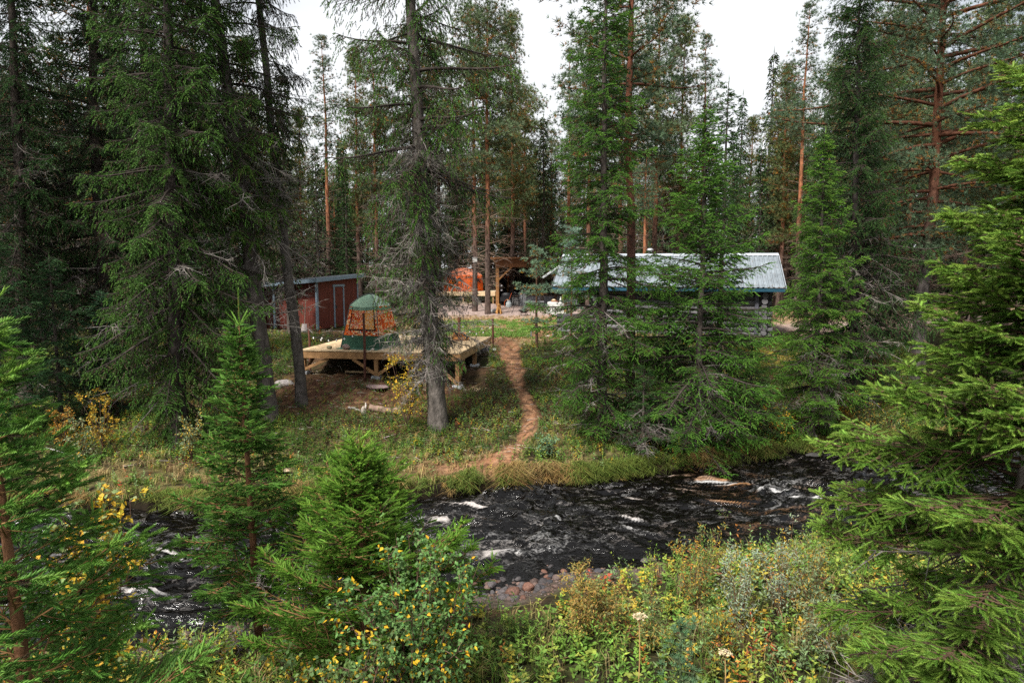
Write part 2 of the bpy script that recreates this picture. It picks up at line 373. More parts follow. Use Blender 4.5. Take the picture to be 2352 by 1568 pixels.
n_ = len(xw); i = np.arange(149)[:, None] * n_; j = np.arange(n_ - 1)[None]
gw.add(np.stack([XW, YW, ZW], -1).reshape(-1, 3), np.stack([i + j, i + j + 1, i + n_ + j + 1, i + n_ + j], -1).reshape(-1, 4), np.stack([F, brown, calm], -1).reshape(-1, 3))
m, nt, N = nodes("stream_water"); L = nt.links.new
out = N('ShaderNodeOutputMaterial'); wp = N('ShaderNodeBsdfPrincipled'); wp.inputs['Base Color'].default_value = (.0015, .001, .0008, 1); wp.inputs['Roughness'].default_value = .06; wp.inputs['IOR'].default_value = 1.36
fp = N('ShaderNodeBsdfPrincipled'); fp.inputs['Roughness'].default_value = .7
at_ = N('ShaderNodeAttribute', attribute_name='Col'); sxx = N('ShaderNodeSeparateColor'); L(at_.outputs['Color'], sxx.inputs[0])
mc = N('ShaderNodeMix', data_type='RGBA'); mc.inputs[6].default_value = (.5, .49, .48, 1); mc.inputs[7].default_value = (.3, .15, .06, 1)
L(sxx.outputs[1], mc.inputs[0]); L(mc.outputs[2], fp.inputs['Base Color'])
tc = N('ShaderNodeTexCoord'); mp = N('ShaderNodeMapping'); mp.inputs['Scale'].default_value = (1, 2.2, 1); mp.inputs['Rotation'].default_value = (0, 0, R(-12)); L(tc.outputs['Object'], mp.inputs[0])
nz = N('ShaderNodeTexNoise'); nz.inputs['Scale'].default_value = 9; nz.inputs['Detail'].default_value = 5; nz.inputs['Distortion'].default_value = .8; L(mp.outputs[0], nz.inputs['Vector'])
bp = N('ShaderNodeBump'); bp.inputs['Strength'].default_value = .6; bp.inputs['Distance'].default_value = .035; L(nz.outputs['Fac'], bp.inputs['Height'])
L(bp.outputs[0], wp.inputs['Normal']); L(bp.outputs[0], fp.inputs['Normal'])
n2 = N('ShaderNodeTexNoise'); n2.inputs['Scale'].default_value = 17; n2.inputs['Detail'].default_value = 7; n2.inputs['Roughness'].default_value = .75; L(mp.outputs[0], n2.inputs['Vector'])
mr = N('ShaderNodeMapRange'); mu0 = N('ShaderNodeMath', operation='MULTIPLY_ADD'); mu0.inputs[1].default_value = .62; L(sxx.outputs[0], mu0.inputs[0]); L(n2.outputs['Fac'], mu0.inputs[2])
mr.inputs['From Min'].default_value = .68; mr.inputs['From Max'].default_value = 1.15; L(mu0.outputs[0], mr.inputs['Value'])
mg = N('ShaderNodeMapping'); mg.inputs['Scale'].default_value = (1, 2.6, 1); mg.inputs['Rotation'].default_value = (0, 0, R(-10)); L(tc.outputs['Object'], mg.inputs[0])  # thin pale threads: painted sky glints on the ripples, doubling as foam threads
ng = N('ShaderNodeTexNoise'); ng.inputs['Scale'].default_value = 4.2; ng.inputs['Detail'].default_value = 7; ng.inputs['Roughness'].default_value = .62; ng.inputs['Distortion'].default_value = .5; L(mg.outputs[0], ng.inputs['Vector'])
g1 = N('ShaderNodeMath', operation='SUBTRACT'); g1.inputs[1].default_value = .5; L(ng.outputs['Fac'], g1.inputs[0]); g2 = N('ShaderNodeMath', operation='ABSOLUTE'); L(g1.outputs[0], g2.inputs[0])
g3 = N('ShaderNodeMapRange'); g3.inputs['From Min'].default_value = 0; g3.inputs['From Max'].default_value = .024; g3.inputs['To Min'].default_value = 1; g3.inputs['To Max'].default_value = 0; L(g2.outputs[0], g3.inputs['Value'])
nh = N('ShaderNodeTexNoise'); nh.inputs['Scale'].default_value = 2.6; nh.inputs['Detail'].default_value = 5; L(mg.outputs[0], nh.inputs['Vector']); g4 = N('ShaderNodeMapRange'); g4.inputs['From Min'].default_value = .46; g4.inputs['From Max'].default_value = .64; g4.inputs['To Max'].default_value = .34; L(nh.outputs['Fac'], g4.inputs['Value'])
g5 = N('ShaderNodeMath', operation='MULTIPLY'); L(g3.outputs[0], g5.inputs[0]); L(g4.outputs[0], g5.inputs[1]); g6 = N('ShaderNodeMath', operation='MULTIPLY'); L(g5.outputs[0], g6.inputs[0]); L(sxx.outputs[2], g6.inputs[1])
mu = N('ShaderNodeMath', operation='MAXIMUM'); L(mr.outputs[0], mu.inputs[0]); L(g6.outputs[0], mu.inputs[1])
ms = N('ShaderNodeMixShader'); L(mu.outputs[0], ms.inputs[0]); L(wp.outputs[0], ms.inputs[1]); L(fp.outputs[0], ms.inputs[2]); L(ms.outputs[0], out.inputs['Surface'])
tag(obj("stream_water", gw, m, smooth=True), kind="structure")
# ------------------------------------------------------------------ plant templates
def needle_tpl(n, spread=1.0, fwd=.55, wid=.16, flat=.0):
    v = []; f = []
    for k in range(n):
        a = k * 2.39996; x = (k + .5) / n * .9; ca, sa = math.cos(a), math.sin(a)
        nl = spread * (1 - .35 * x)
        v += [(x - .02, -sa * wid, ca * wid), (x + .02, sa * wid, -ca * wid), (x + fwd * .22, ca * nl, sa * nl * (1 - flat) + .15 * flat)]
        f.append((3 * k, 3 * k + 1, 3 * k + 2))
    return np.array(v), np.array(f)
T_NEAR = needle_tpl(34, 1, 1.0, .2); T_NEAR2 = needle_tpl(20, 1, .8, .26); T_MID = needle_tpl(5, .8, 1.2, .45)
T_SPRAY = needle_tpl(9, 1, 1.6, .3)
T_BLADE = (np.array([(0, 0, 0), (.35, .5, .0), (1, 0, 0), (.35, -.5, 0), (.3, 0, .5), (.3, 0, -.5)]), np.array([(0, 1, 2, 3), (0, 4, 2, 5)]))
T_STICK = (np.array([(0, .5, -.3), (0, -.5, -.3), (0, 0, .6), (1, 0, 0)]), np.array([(0, 1, 3), (1, 2, 3), (2, 0, 3)]))
def _tuft(n):
    v = []; f = []; r_ = np.random.default_rng(3)
    for k in range(n):
        a = k * 2.39996; el = .25 + .75 * (k + .5) / n; ca, sa = math.cos(a), math.sin(a); q = math.sqrt(1 - el * el * .8)
        t = np.array((el, ca * q, sa * q)); s = nrm(np.cross(t, (ca + .3, sa, .4))) * .11
        v += [tuple(-s * .4), tuple(s), tuple(t)]; f.append((3 * k, 3 * k + 1, 3 * k + 2))
    return np.array(v), np.array(f)
T_TUFT = _tuft(9); T_TUFTN = _tuft(30)
T_LEAF = (np.array([(0, 0, 0), (.35, .38, .08), (1, 0, -.05), (.35, -.38, .08), (.5, 0, 0)]), np.array([(0, 4, 1), (1, 4, 2), (0, 3, 4), (3, 2, 4)]))

GR = np.array
def vary(c, n, r_, s=.25, hue=.12):
    c = np.tile(GR(c, float), (n, 1)); return np.clip(c * (1 + s * (r_.random((n, 1)) * 2 - 1)) * (1 + hue * (r_.random((n, 3)) * 2 - 1)), 0.002, 1)
def bend(H, lx, ly, curve=0.0, seed=0, n=16):
    h = np.linspace(0, 1, n); r_ = np.random.default_rng(seed)
    wob = np.cumsum(r_.normal(0, .006 * H / n * 4, (n, 2)), 0); wob -= h[:, None] * wob[-1]
    return np.stack([lx * H * h + curve * H * np.sin(h * math.pi) + wob[:, 0], ly * H * h + wob[:, 1], H * h], -1)
def along(pts, h):
    H = pts[-1, 2]; return np.stack([np.interp(h, pts[:, 2], pts[:, k]) for k in range(3)], -1)
def make_trunk(pts, r0, color, top=None, sides=10, flare=.25, lean_c=None, rough=.12):
    g = G(); H = pts[-1, 2]; n = 40; hh = np.linspace(0, 1, n) ** 1.3 * H; P = along(pts, hh); P[0, 2] = -.3
    f = hh / H; rad = r0 * (1 - f) ** .85 + .006 + r0 * flare * np.exp(-hh / (r0 * 2.2))
    c = np.tile(GR(color, float), (n, 1))
    if top is not None: c = lerp(c, GR(top, float), sm(.18, .42, f))
    c *= 1 + .25 * (rng.random((n, 1)) - .5)
    tube(g, P, rad, sides, c, rough=rough); return g

def spruce(seed, H=18., r0=.2, base=2., wid=2.2, lean=(0, 0), curve=0, prof=1.0, step=.3, per=2.2, sec=.16, m=4, both=False, sl=.16, sw=.035, tpl=T_BLADE,
           green=(.045, .085, .022), tip=(.09, .15, .035), brown=.12, dead=0, dead_h=(0.5, 5), dead_len=1.6, droop=.35, hang=.25, lichen=0, gap=0.0, el=(.75, -.25), up=.35,
           top=1.0, bark=(.085, .07, .06), l2=.42, side_sparse=None, hmax=None, stick=True, twig_c=(.09, .055, .035), jit=.25, dead_twigs=14, skew=0, lr=1.0, leader=0, shag=0, bare=0, keep_az=None):
    r_ = np.random.default_rng(seed); pts = bend(H, lean[0], lean[1], curve, seed)
    gt = make_trunk(pts, r0, bark); gl = G(); gf = G(); gd = G(); gd2 = G()
    rad = lambda h: r0 * (1 - h / H) ** .85 + .006
    h = base; SP = []; SD = []; SL = []; SC = []; ST = []; KP = []; KD = []; KL = []; KW = []; azp = r_.random() * 6.28
    while h < (hmax or H * .985):
        f = (h - base) / (H - base)
        R_ = wid * (np.clip((1 - f), 0, 1) ** prof) * (.55 + .45 * sm(0, .22, f)) + .05
        for q in range(int(per) + (r_.random() < per % 1)):
            if r_.random() < gap: continue
            azp += 2.4 + r_.normal(0, .35); az_ = azp
            Lb = R_ * r_.uniform(1 - 2.4 * jit, 1 + jit) * (1 + skew * math.cos(az_))
            if Lb < .04: continue
            if h < bare and keep_az is not None and math.cos(az_ - keep_az) < .35: continue
            hb = h + r_.uniform(-.5, .5) * step; p0 = along(pts, np.array([min(hb, H * .99)]))[0]
            e0 = el[0] * f + el[1] * (1 - f) + r_.normal(0, .08)
            nb = 9; t = np.linspace(0, 1, nb); ee = e0 - droop * np.sin(t * 2.6) * (1 - f * .6) + up * t ** 2
            aa = az_ + r_.normal(0, .12) * t; d = np.stack([np.cos(aa) * np.cos(ee), np.sin(aa) * np.cos(ee), np.sin(ee)], -1)
            P = p0 + np.concatenate([[[0, 0, 0]], np.cumsum(d[:-1] * Lb / (nb - 1), 0)])
            br = (.004 + .010 * Lb + .003 * Lb ** 2) * lr; tube(gl, P, br * (1 - t * .85), 4, twig_c, cap=False)
            # secondaries
            k = max(3, int(Lb / sec) * 2); ti = np.linspace(.12 if f > .3 else .22, .99, k) + r_.normal(0, .012, k); ti = np.clip(ti, 0, 1)
            if h < bare: ti = .42 + .58 * ti
            pi = np.stack([np.interp(ti, t, P[:, a]) for a in range(3)], -1); di = nrm(np.stack([np.interp(ti, t, d[:, a]) for a in range(3)], -1))
            side = np.where(np.arange(k) % 2, 1, -1)[:, None] * nrm(np.cross(di, (0, 0, 1.)))
            an = r_.uniform(.75, 1.1, k)[:, None]
            dd = nrm(di * np.cos(an) + side * np.sin(an) + GR([0, 0, 1]) * r_.normal(-hang * .5, .15, (k, 1)))
            ll = Lb * l2 * (1 - ti) ** .75 * r_.uniform(.6, 1.15, k) + sl * .7; ll = np.minimum(ll, .75)
            KP.append(pi); KD.append(dd); KL.append(ll); KW.append(np.full(k, .006 + .006 * min(Lb, 2)))
            fr = (np.arange(m) + .6) / m; fr = fr[None] + r_.normal(0, .4 / m, (k, m)); fr = np.clip(fr, 0, 1)
            hg = hang * r_.uniform(.3, 1.6, (k, 1))
            sp_ = pi[:, None] + dd[:, None] * (ll[:, None] * fr)[..., None]; sp_[..., 2] -= hg * ll[:, None] * fr ** 2
            for s2 in ((-1, 1) if both else (0,)):
                sgn = s2 if both else np.where((np.arange(m) % 2)[None] > 0, 1., -1.) * np.ones((k, 1))
                sd = nrm(np.cross(dd, (0, 0, 1.)))[:, None] * (sgn if np.isscalar(sgn) else sgn[..., None])
                a2 = r_.uniform(.35, .95, (k, m, 1)) * (fr[..., None] < .93)
                D = dd[:, None] * np.cos(a2) + sd * np.sin(a2) + r_.normal(0, .16, (k, m, 3)); D[..., 2] -= (2 * hg * fr) * .8
                keep = r_.random((k, m)) > .06
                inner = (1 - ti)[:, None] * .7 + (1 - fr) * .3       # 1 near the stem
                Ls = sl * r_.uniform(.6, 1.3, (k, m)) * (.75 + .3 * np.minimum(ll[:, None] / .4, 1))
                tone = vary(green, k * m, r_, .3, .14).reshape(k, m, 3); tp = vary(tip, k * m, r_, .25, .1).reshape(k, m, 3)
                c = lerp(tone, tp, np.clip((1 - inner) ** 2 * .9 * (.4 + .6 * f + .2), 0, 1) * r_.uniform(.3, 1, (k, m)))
                isb = r_.random((k, m)) < brown * (0.4 + 1.6 * inner) * (1.3 - f)
                c = np.where(isb[..., None], vary((.065, .048, .03), k * m, r_, .4, .1).reshape(k, m, 3), c)
                SP.append(sp_[keep]); SD.append(D[keep]); SL.append(Ls[keep]); SC.append(c[keep])
        h += step * r_.uniform(.8, 1.2) * (1 if f < .7 else .8)
    # leader
    if leader:
        top_ = pts[-1]; tube(gl, GR([top_ - [0, 0, .05], top_ + [0, 0, leader]]), GR([.006, .003]), 4, twig_c, cap=False)
        for q in range(5): zz = leader * q / 4; SP.append(GR([top_ + [0, 0, zz - sl * .4]])); SD.append(GR([[0.02, .02, 1.]])); SL.append(GR([sl * 1.1])); SC.append(GR([tip], float))
        for q in range(5): SP.append(GR([top_])); SD.append(GR([[math.cos(q * 1.26) * .8, math.sin(q * 1.26) * .8, .9]])); SL.append(GR([sl * 1.8])); SC.append(GR([tip], float))
    SP.append(pts[-1:] - [[0, 0, sl * 1.6]]); SD.append(GR([[0.02, 0, 1.]])); SL.append(GR([sl * 2.5])); SC.append(GR([tip], float))
    P = np.concatenate(SP); emit(gf, tpl, P, np.concatenate(SD), r_.normal(size=(len(P), 3)) * .5 + GR([0, 0, 1]), np.concatenate(SL), sw * r_.uniform(.8, 1.25, len(P)), np.concatenate(SC))
    if stick: emit(gl, T_STICK, np.concatenate(KP), np.concatenate(KD), (0, 0, 1.), np.concatenate(KL), np.concatenate(KW), twig_c)
    if dead: dead_branches(gd, r_, pts, rad, dead, dead_h, dead_len, lichen, dead_twigs)
    if shag: dead_branches(gd, r_, pts, rad, shag, dead_h, .75, lichen, 16, elev=(-1.3, -.2), curl=.9)
    return gt, gl, gf, gd
def dead_branches(g, r_, pts, rad, n, hr, ln, lichen=0, tw=14, c0=(.17, .15, .135), elev=(-.75, .3), curl=.5):
    for q in range(n):
        h = r_.uniform(*hr); p0 = along(pts, GR([h]))[0]; a = r_.random() * 6.283; L_ = ln * r_.uniform(.35, 1.15)
        t = np.linspace(0, 1, 7); e = r_.uniform(*elev) - curl * t * r_.uniform(0, 1.3) + .5 * t ** 2 * r_.random(); aa = a + np.cumsum(r_.normal(0, .16, 7))
        d = np.stack([np.cos(aa) * np.cos(e), np.sin(aa) * np.cos(e), np.sin(e)], -1); P = p0 + np.concatenate([[[0, 0, 0]], np.cumsum(d[:-1] * L_ / 6, 0)])
        c = GR(c0) * r_.uniform(.55, 1.5); tube(g, P, (.006 + .009 * L_) * (1 - .85 * t), 4, c, cap=False)
        k = int(tw * L_ / ln * r_.uniform(.6, 1.3)) + 2; ti = r_.uniform(.15, 1, k); pi = np.stack([np.interp(ti, t, P[:, b]) for b in range(3)], -1)
        di = np.stack([np.interp(ti, t, d[:, b]) for b in range(3)], -1); D = nrm(di * .7 + r_.normal(0, .65, (k, 3)) + GR([0, 0, -.35]))
        l = L_ * r_.uniform(.12, .4, k) * (1.2 - ti * .5); emit(g, T_STICK, pi, D, (0, 0, 1.), l, .009 + .004 * r_.random(k), vary(c, k, r_, .3, .05))
        kk = k * 3; ii = r_.integers(0, k, kk); fr = r_.uniform(.2, .95, kk)[:, None]; p2 = pi[ii] + D[ii] * l[ii, None] * fr
        D2 = nrm(D[ii] * .5 + r_.normal(0, .7, (kk, 3)) + GR([0, 0, -.3])); emit(g, T_STICK, p2, D2, (0, 0, 1.), l[ii] * r_.uniform(.2, .6, kk), .007, vary(c, kk, r_, .35, .05))
        if lichen:
            z = int(lichen * L_ * 8); ii = r_.integers(0, k, z); p3 = pi[ii] + D[ii] * l[ii, None] * r_.random((z, 1))
            emit(g, T_BLADE, p3, r_.normal(0, .25, (z, 3)) + GR([0, 0, -1.]), r_.normal(size=(z, 3)), r_.uniform(.04, .13, z), .02, vary((.14, .15, .105), z, r_, .35, .08))
def pine(seed, H=19., r0=.17, base=.5, wid=2., lean=(0, 0), step=.45, per=3, tufts=14, ts=.14, tpl=T_TUFT, c=(.06, .1, .055), tip=(.1, .155, .085), orange=.22, dead=14, trunk=((.085, .06, .05), (.27, .11, .055)), prof=.7,
         cluster=.28, stub=1.3, updir=.5, mid=0.0, oc=(.24, .12, .028), gap=.12):
    r_ = np.random.default_rng(seed); pts = bend(H, lean[0], lean[1], 0, seed)
    gt = make_trunk(pts, r0, trunk[0], trunk[1], flare=.15); gl = G(); gf = G(); gd = G(); h = base * H; azp = 0; P_ = []; D_ = []; C_ = []; S_2 = []
    lc = GR(trunk[1]) * .7
    while h < H * .985:
        f = (h - base * H) / (H * (1 - base)); R_ = wid * (np.sin(np.clip(f * 2.6 + .55, 0, 3.1)) ** prof if mid else (1 - f) ** prof * (.5 + .5 * sm(0, .3, f))) + .12
        for q in range(per):
            if r_.random() < gap: continue
            azp += 2.4 + r_.normal(0, .4); Lb = R_ * r_.uniform(.45, 1.2); e0 = (.15 + .75 * f) + r_.normal(0, .15); t = np.linspace(0, 1, 7)
            ee = e0 - .25 + updir * t ** 2 - .25 * np.sin(3 * t) * (1 - f); aa = azp + np.cumsum(r_.normal(0, .1, 7)); d = np.stack([np.cos(aa) * np.cos(ee), np.sin(aa) * np.cos(ee), np.sin(ee)], -1)
            p0 = along(pts, GR([h + r_.uniform(-.3, .3) * step]))[0]; P = p0 + np.concatenate([[[0, 0, 0]], np.cumsum(d[:-1] * Lb / 6, 0)])
            tube(gl, P, (.008 + .014 * Lb) * (1 - .8 * t), 4, lc, cap=False)
            nc = max(2, int(Lb / .33)); ti = np.linspace(.3, 1, nc); ci = np.stack([np.interp(ti, t, P[:, b]) for b in range(3)], -1)
            for cc, tt in zip(ci, ti):
                sp_ = cluster * (1.2 - .4 * tt) * min(1, .5 + Lb / 2); off = r_.normal(0, 1, (tufts, 3)) * GR([sp_, sp_, sp_ * .42]); off[:, 2] += .05
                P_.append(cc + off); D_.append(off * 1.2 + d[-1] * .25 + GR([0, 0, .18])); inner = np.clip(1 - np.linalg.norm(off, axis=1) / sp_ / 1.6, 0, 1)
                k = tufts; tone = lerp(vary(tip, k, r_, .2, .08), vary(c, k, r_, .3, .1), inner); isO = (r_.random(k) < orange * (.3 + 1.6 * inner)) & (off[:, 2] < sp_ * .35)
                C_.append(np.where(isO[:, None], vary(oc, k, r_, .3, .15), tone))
                emit(gl, T_STICK, np.tile(cc, (3, 1)), off[:3], (0, 0, 1.), np.linalg.norm(off[:3], axis=1), .012, lc * .6)
        h += step * r_.uniform(.75, 1.25)
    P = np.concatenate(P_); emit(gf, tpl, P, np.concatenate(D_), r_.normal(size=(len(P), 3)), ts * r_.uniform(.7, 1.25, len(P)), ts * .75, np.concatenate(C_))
    if dead: dead_branches(gd, r_, pts, None, dead, (min(1.5, base * H * .3), base * H * 1.1), stub, 0, 7, c0=(.15, .105, .08), elev=(-.3, .5), curl=.3)
    return gt, gl, gf, gd
ORIG = {}
def plant_tree(parts, name, label, cat, loc, rz=0, group=None, leafm='needle', sc=None):
    t = thing(name, label, cat, loc, rz, group)
    if sc is not None: t.scale = sc
    gt, gl, gf, gd = parts
    obj("trunk", gt, M['bark'], t, smooth=True)
    if gl.n: obj("limbs", gl, M['twig'], t, smooth=True)
    if gf.n: obj("crown", gf, M[leafm], t)
    if gd.n: obj("dead_branches", gd, M['twig'], t)
    return t
def lean_to(px_top, py_top, loc, H):
    """how much a trunk based at loc leans so that its upper part passes where the photo shows it"""
    p = at(px_top, py_top, loc.y); return (p.x - loc.x) / (p.z - loc.z)
# ------------------------------------------------------------------ trees near the viewer, on this side of the stream
def base_at(px, Y, py=None):
    """ground point below the picture column px at depth Y"""
    x = 0
    for _ in range(6):
        z = gz(x, Y); v = 0; t = (Y * cp - (z - CZ) * sp) ; x = (px - 1176) / K * t
    return Vector((x, Y, gz(x, Y) - .03))
YG = dict(green=(.06, .15, .015), tip=(.21, .36, .045))
NB = dict(tpl=T_NEAR, both=True, sec=.095, sl=.12, sw=.0155, l2=.42, step=.17, jit=.2, lr=.6)
gnear = "young spruces on the near bank"
b = Vector((-3.02, 4.1, -1.62))
plant_tree(spruce(101, H=4.2, r0=.06, base=.5, wid=1.4, lean=(-.045, 0), per=3.4, m=4, leader=.3, el=(.85, .1), up=.45, droop=.15, hang=.05, brown=.03, bark=(.19, .095, .05), prof=1.0, twig_c=(.2, .11, .045),
                  green=(.06, .15, .025), tip=(.22, .39, .06), **{**NB, 'tpl': T_NEAR, 'step': .15, 'sl': .15, 'sec': .115, 'sw': .019}), "spruce_tree", "close young spruce with thick bright shoots and an orange-brown stem before yellow birch leaves", "tree", b, 0, gnear)
b = base_at(596, 7.7)
plant_tree(spruce(102, H=3.95, r0=.05, base=.75, wid=.98, lean=(lean_to(548, 720, b, 4), 0), per=3.8, m=5, leader=.34, el=(.75, .05), up=.4, droop=.1, hang=.1, brown=.07, dead=26, dead_h=(.25, 1.3), dead_len=.55, bark=(.17, .085, .045), prof=1.05,
                  twig_c=(.17, .09, .04), green=(.05, .13, .02), tip=(.17, .33, .05), **{**NB, 'step': .125}), "spruce_tree", "slender young spruce with a bare pointed leader and grey dead twigs at its foot", "tree", b, 0, gnear)
b = base_at(845, 7.0)
plant_tree(spruce(103, H=2.65, r0=.06, base=.3, wid=1.75, lean=(-.01, 0), per=4.4, m=5, leader=.22, el=(1.1, .12), up=.5, droop=.1, hang=.05, brown=.04, bark=(.15, .08, .045), prof=.9,
                  twig_c=(.19, .11, .045), **YG, **{**NB, 'step': .11}), "spruce_tree", "bushy spruce with several upright orange tips, half covered by birch leaves", "tree", b, 0, gnear)
b = Vector((3.72, 5.05, -1.62))
plant_tree(spruce(104, H=7.1, r0=.12, base=1.3, wid=1.62, lean=(.075, 0), per=6.3, m=5, leader=.3, bare=2.3, keep_az=R(175), el=(.7, -.12), up=.35, droop=.2, hang=.15, brown=.08, dead=110, dead_h=(.1, 2.9), dead_len=1.1, bark=(.16, .135, .115), prof=.82,
                  green=(.075, .16, .02), tip=(.3, .43, .07), gap=.03, dead_twigs=16, **{**NB, 'step': .125, 'sec': .085, 'sl': .115, 'sw': .017}), "spruce_tree", "large light green spruce at the edge with a bare grey lower trunk and dead twigs", "tree", b, 0, gnear)

# ------------------------------------------------------------------ trees on the far bank, each its own shape
OLD = dict(green=(.032, .078, .013), tip=(.13, .23, .028), sec=.12, m=6, sl=.145, sw=.028, tpl=T_SPRAY, droop=.5, hang=.75, l2=.4, step=.27, per=3.1, jit=.3, brown=.15, twig_c=(.07, .055, .045), up=.45)
OLD['twig_c'] = (.045, .036, .03)
gfar = "old spruces on the far bank"
def far(px, Y, seed, label, H, r0, base, wid, ptop=None, group=gfar, cat="tree", name="spruce_tree", **k):
    b = base_at(px, Y); ln = lean_to(ptop, 0 if len(str(ptop)) else 0, b, H) if ptop is not None else 0
    ex = k.pop('extra', None); kw = {**OLD, **k}; parts = spruce(seed, H=H, r0=r0, base=base, wid=wid, lean=(ln, 0), **kw)
    if ex:
        kw2 = {**kw, 'dead': 0, 'gap': .5, **ex}; p2 = spruce(seed + 5000, H=H, r0=r0, lean=(ln, 0), **kw2)
        for a_, b_ in ((1, 1), (2, 2)): parts[a_].merge_from(p2[b_], None)
    return plant_tree(parts, name, label, cat, b, 0, group)
far(58, 19, 201, "dark old spruce at the outer edge with a thin grey bare lower trunk", 19, .17, 2.2, 2.1, 20, dead=60, dead_h=(1, 8), dead_len=1.6, green=(.016, .045, .011), tip=(.05, .11, .022), brown=.2, per=4.6)
far(412, 16.2, 202, "broad dark spruce whose drooping branches reach down to the bank, bright tips", 17, .2, .3, 2.2, 385, dead=22, dead_h=(.6, 8), dead_len=1.9, dead_twigs=18, gap=.02, prof=.5, per=5.2, bark=(.06, .05, .045), tip=(.12, .24, .04), el=(.55, -.42))
far(235, 20.5, 203, "dark spruce standing behind the broad one, sky showing on its outer side", 18.5, .19, 1.0, 2.2, 215, green=(.016, .045, .011), tip=(.05, .11, .022), prof=.5, per=4.4, brown=.25, dead=50, dead_h=(1, 9))
far(345, 22.5, 204, "brownish mossy spruce between the dark spruces", 19, .18, 3, 2.0, 330, green=(.02, .048, .012), tip=(.05, .1, .022), prof=.5, per=4.2, brown=.35, dead=60, dead_h=(1, 10))
far(617, 17.4, 205, "thick leaning spruce trunk with hanging dark branches, slanting over the broad spruce", 19, .215, 4.6, 2.0, 480, prof=.5, dead=95, dead_h=(2.2, 9), dead_len=1.7, lichen=1.2, gap=.12, per=3.6, hang=1.0, brown=.22, curve=.0, bark=(.1, .085, .075))
far(692, 18.9, 206, "slim grey leaning spruce trunk at the deck corner with a thin ragged crown", 19, .15, 6.5, 1.5, 596, prof=.5, dead=85, dead_h=(3.0, 9), dead_len=1.35, lichen=1.0, gap=.2, hang=1.2, brown=.35, green=(.024, .045, .018), tip=(.04, .075, .03), bark=(.115, .1, .09))
far(1006, 17.3, 207, "tall grey barked spruce before the deck, trunk wrapped in dead lichen branches", 18.5, .235, 4.3, 2.5, 945, shag=230, extra=dict(base=1.3, hmax=4.3, wid=1.25, gap=.5, prof=.3, shag=0), prof=.45, dead=210, dead_h=(1.6, 7.5), dead_len=1.45, dead_twigs=20, lichen=2.2, gap=.18, hang=1.3, brown=.28, bark=(.115, .1, .088), per=2.6, el=(.5, -.35), droop=.3,
    tip=(.13, .25, .035), green=(.035, .09, .015))
far(1386, 16.6, 208, "tall narrow green spruce in front of the cabin roof, next to the red pine", 13, .13, .5, 1.7, 1388, prof=.85, per=4.8, step=.22, dead=45, dead_h=(.3, 3.5), dead_len=1.3, hang=.35, brown=.12, green=(.04, .105, .015), tip=(.13, .26, .03), up=.4, el=(.7, -.15), gap=.06)
far(1600, 16.4, 209, "full bright green spruce covering the middle of the cabin", 8.2, .1, .3, 2.25, None, prof=.85, per=5.8, step=.2, dead=40, dead_h=(.2, 2.2), dead_len=1.2, hang=.3, brown=.08, green=(.045, .12, .015), tip=(.14, .28, .035), el=(.8, -.1), gap=.06, m=5, sec=.14, sl=.15)
far(1528, 16.9, 210, "small spruce squeezed before the cabin wall between two larger ones", 4.6, .06, .3, 1.0, None, prof=.8, per=3, step=.17, hang=.25, brown=.08, green=(.038, .088, .02), tip=(.085, .17, .035), el=(.8, -.05), sec=.13, sl=.13)
far(1648, 18.3, 211, "spruce with a thin bare leader rising behind the bright green spruce", 9.1, .09, 1.2, 1.35, None, prof=.75, per=3, step=.25, hang=.3, brown=.1, green=(.03, .07, .018), tip=(.07, .14, .03), el=(.8, -.1))
far(1862, 17.6, 212, "yellow-green spruce with a pointed top at the cabin's far end", 7.9, .085, .5, 1.55, None, prof=.85, per=5, step=.2, dead=50, dead_h=(.2, 2.6), dead_len=1.0, hang=.3, brown=.1, green=(.05, .12, .015), tip=(.15, .28, .035), el=(.8, -.1), gap=.05)
far(1955, 20.0, 213, "tall dark spruce with a black trunk beside the gravel road", 13, .15, .7, 2.15, 1978, prof=.65, per=5.2, step=.25, dead=55, dead_h=(.5, 5), dead_len=1.6, hang=.7, brown=.15, green=(.022, .055, .014), tip=(.07, .14, .028), el=(.55, -.2), gap=.04, bark=(.05, .042, .038))
far(1720, 17.4, 214, "little spruce at the foot of the bright green one, above the stream bushes", 2.6, .04, .15, .85, None, prof=.8, per=3, step=.15, hang=.2, brown=.08, el=(.7, 0), sec=.12, sl=.12, m=4, green=(.035, .08, .02), tip=(.08, .16, .03))
far(1475, 15.9, 215, "low spreading spruce sapling among dead twigs below the red pine", 2.2, .04, .1, 1.0, None, prof=.8, per=3, step=.15, hang=.3, dead=30, dead_h=(.1, 1.2), dead_len=.9, brown=.2, el=(.6, 0), sec=.12, sl=.12, m=4, green=(.03, .07, .02), tip=(.07, .14, .03))
far(140, 17.2, 216, "small dark spruce under the old ones with outstretched lower boughs", 4.3, .06, .2, 1.5, None, prof=.8, per=3, step=.2, hang=.4, brown=.1, green=(.02, .055, .02), tip=(.05, .11, .03), el=(.6, 0))
far(250, 18.2, 217, "blue-green sapling spruce in the shade of the old spruces", 3.2, .045, .2, 1.0, None, prof=.85, per=3, step=.18, hang=.2, brown=.05, green=(.02, .055, .025), tip=(.045, .1, .045), el=(.8, .1))
far(30, 11.5, 218, "mid green spruce at the edge behind the close young spruce", 3.9, .05, .2, 1.2, None, prof=.8, per=3, step=.2, hang=.3, brown=.1, green=(.03, .075, .02), tip=(.07, .15, .035), el=(.7, 0), sec=.12, sl=.13) if False else None
far(-20, 15.8, 219, "tall green spruce cut off by the picture edge beside the thin grey trunk", 6.0, .08, .3, 1.5, None, prof=.75, per=3, step=.22, hang=.3, brown=.1, green=(.02, .055, .02), tip=(.055, .12, .035), el=(.7, 0))
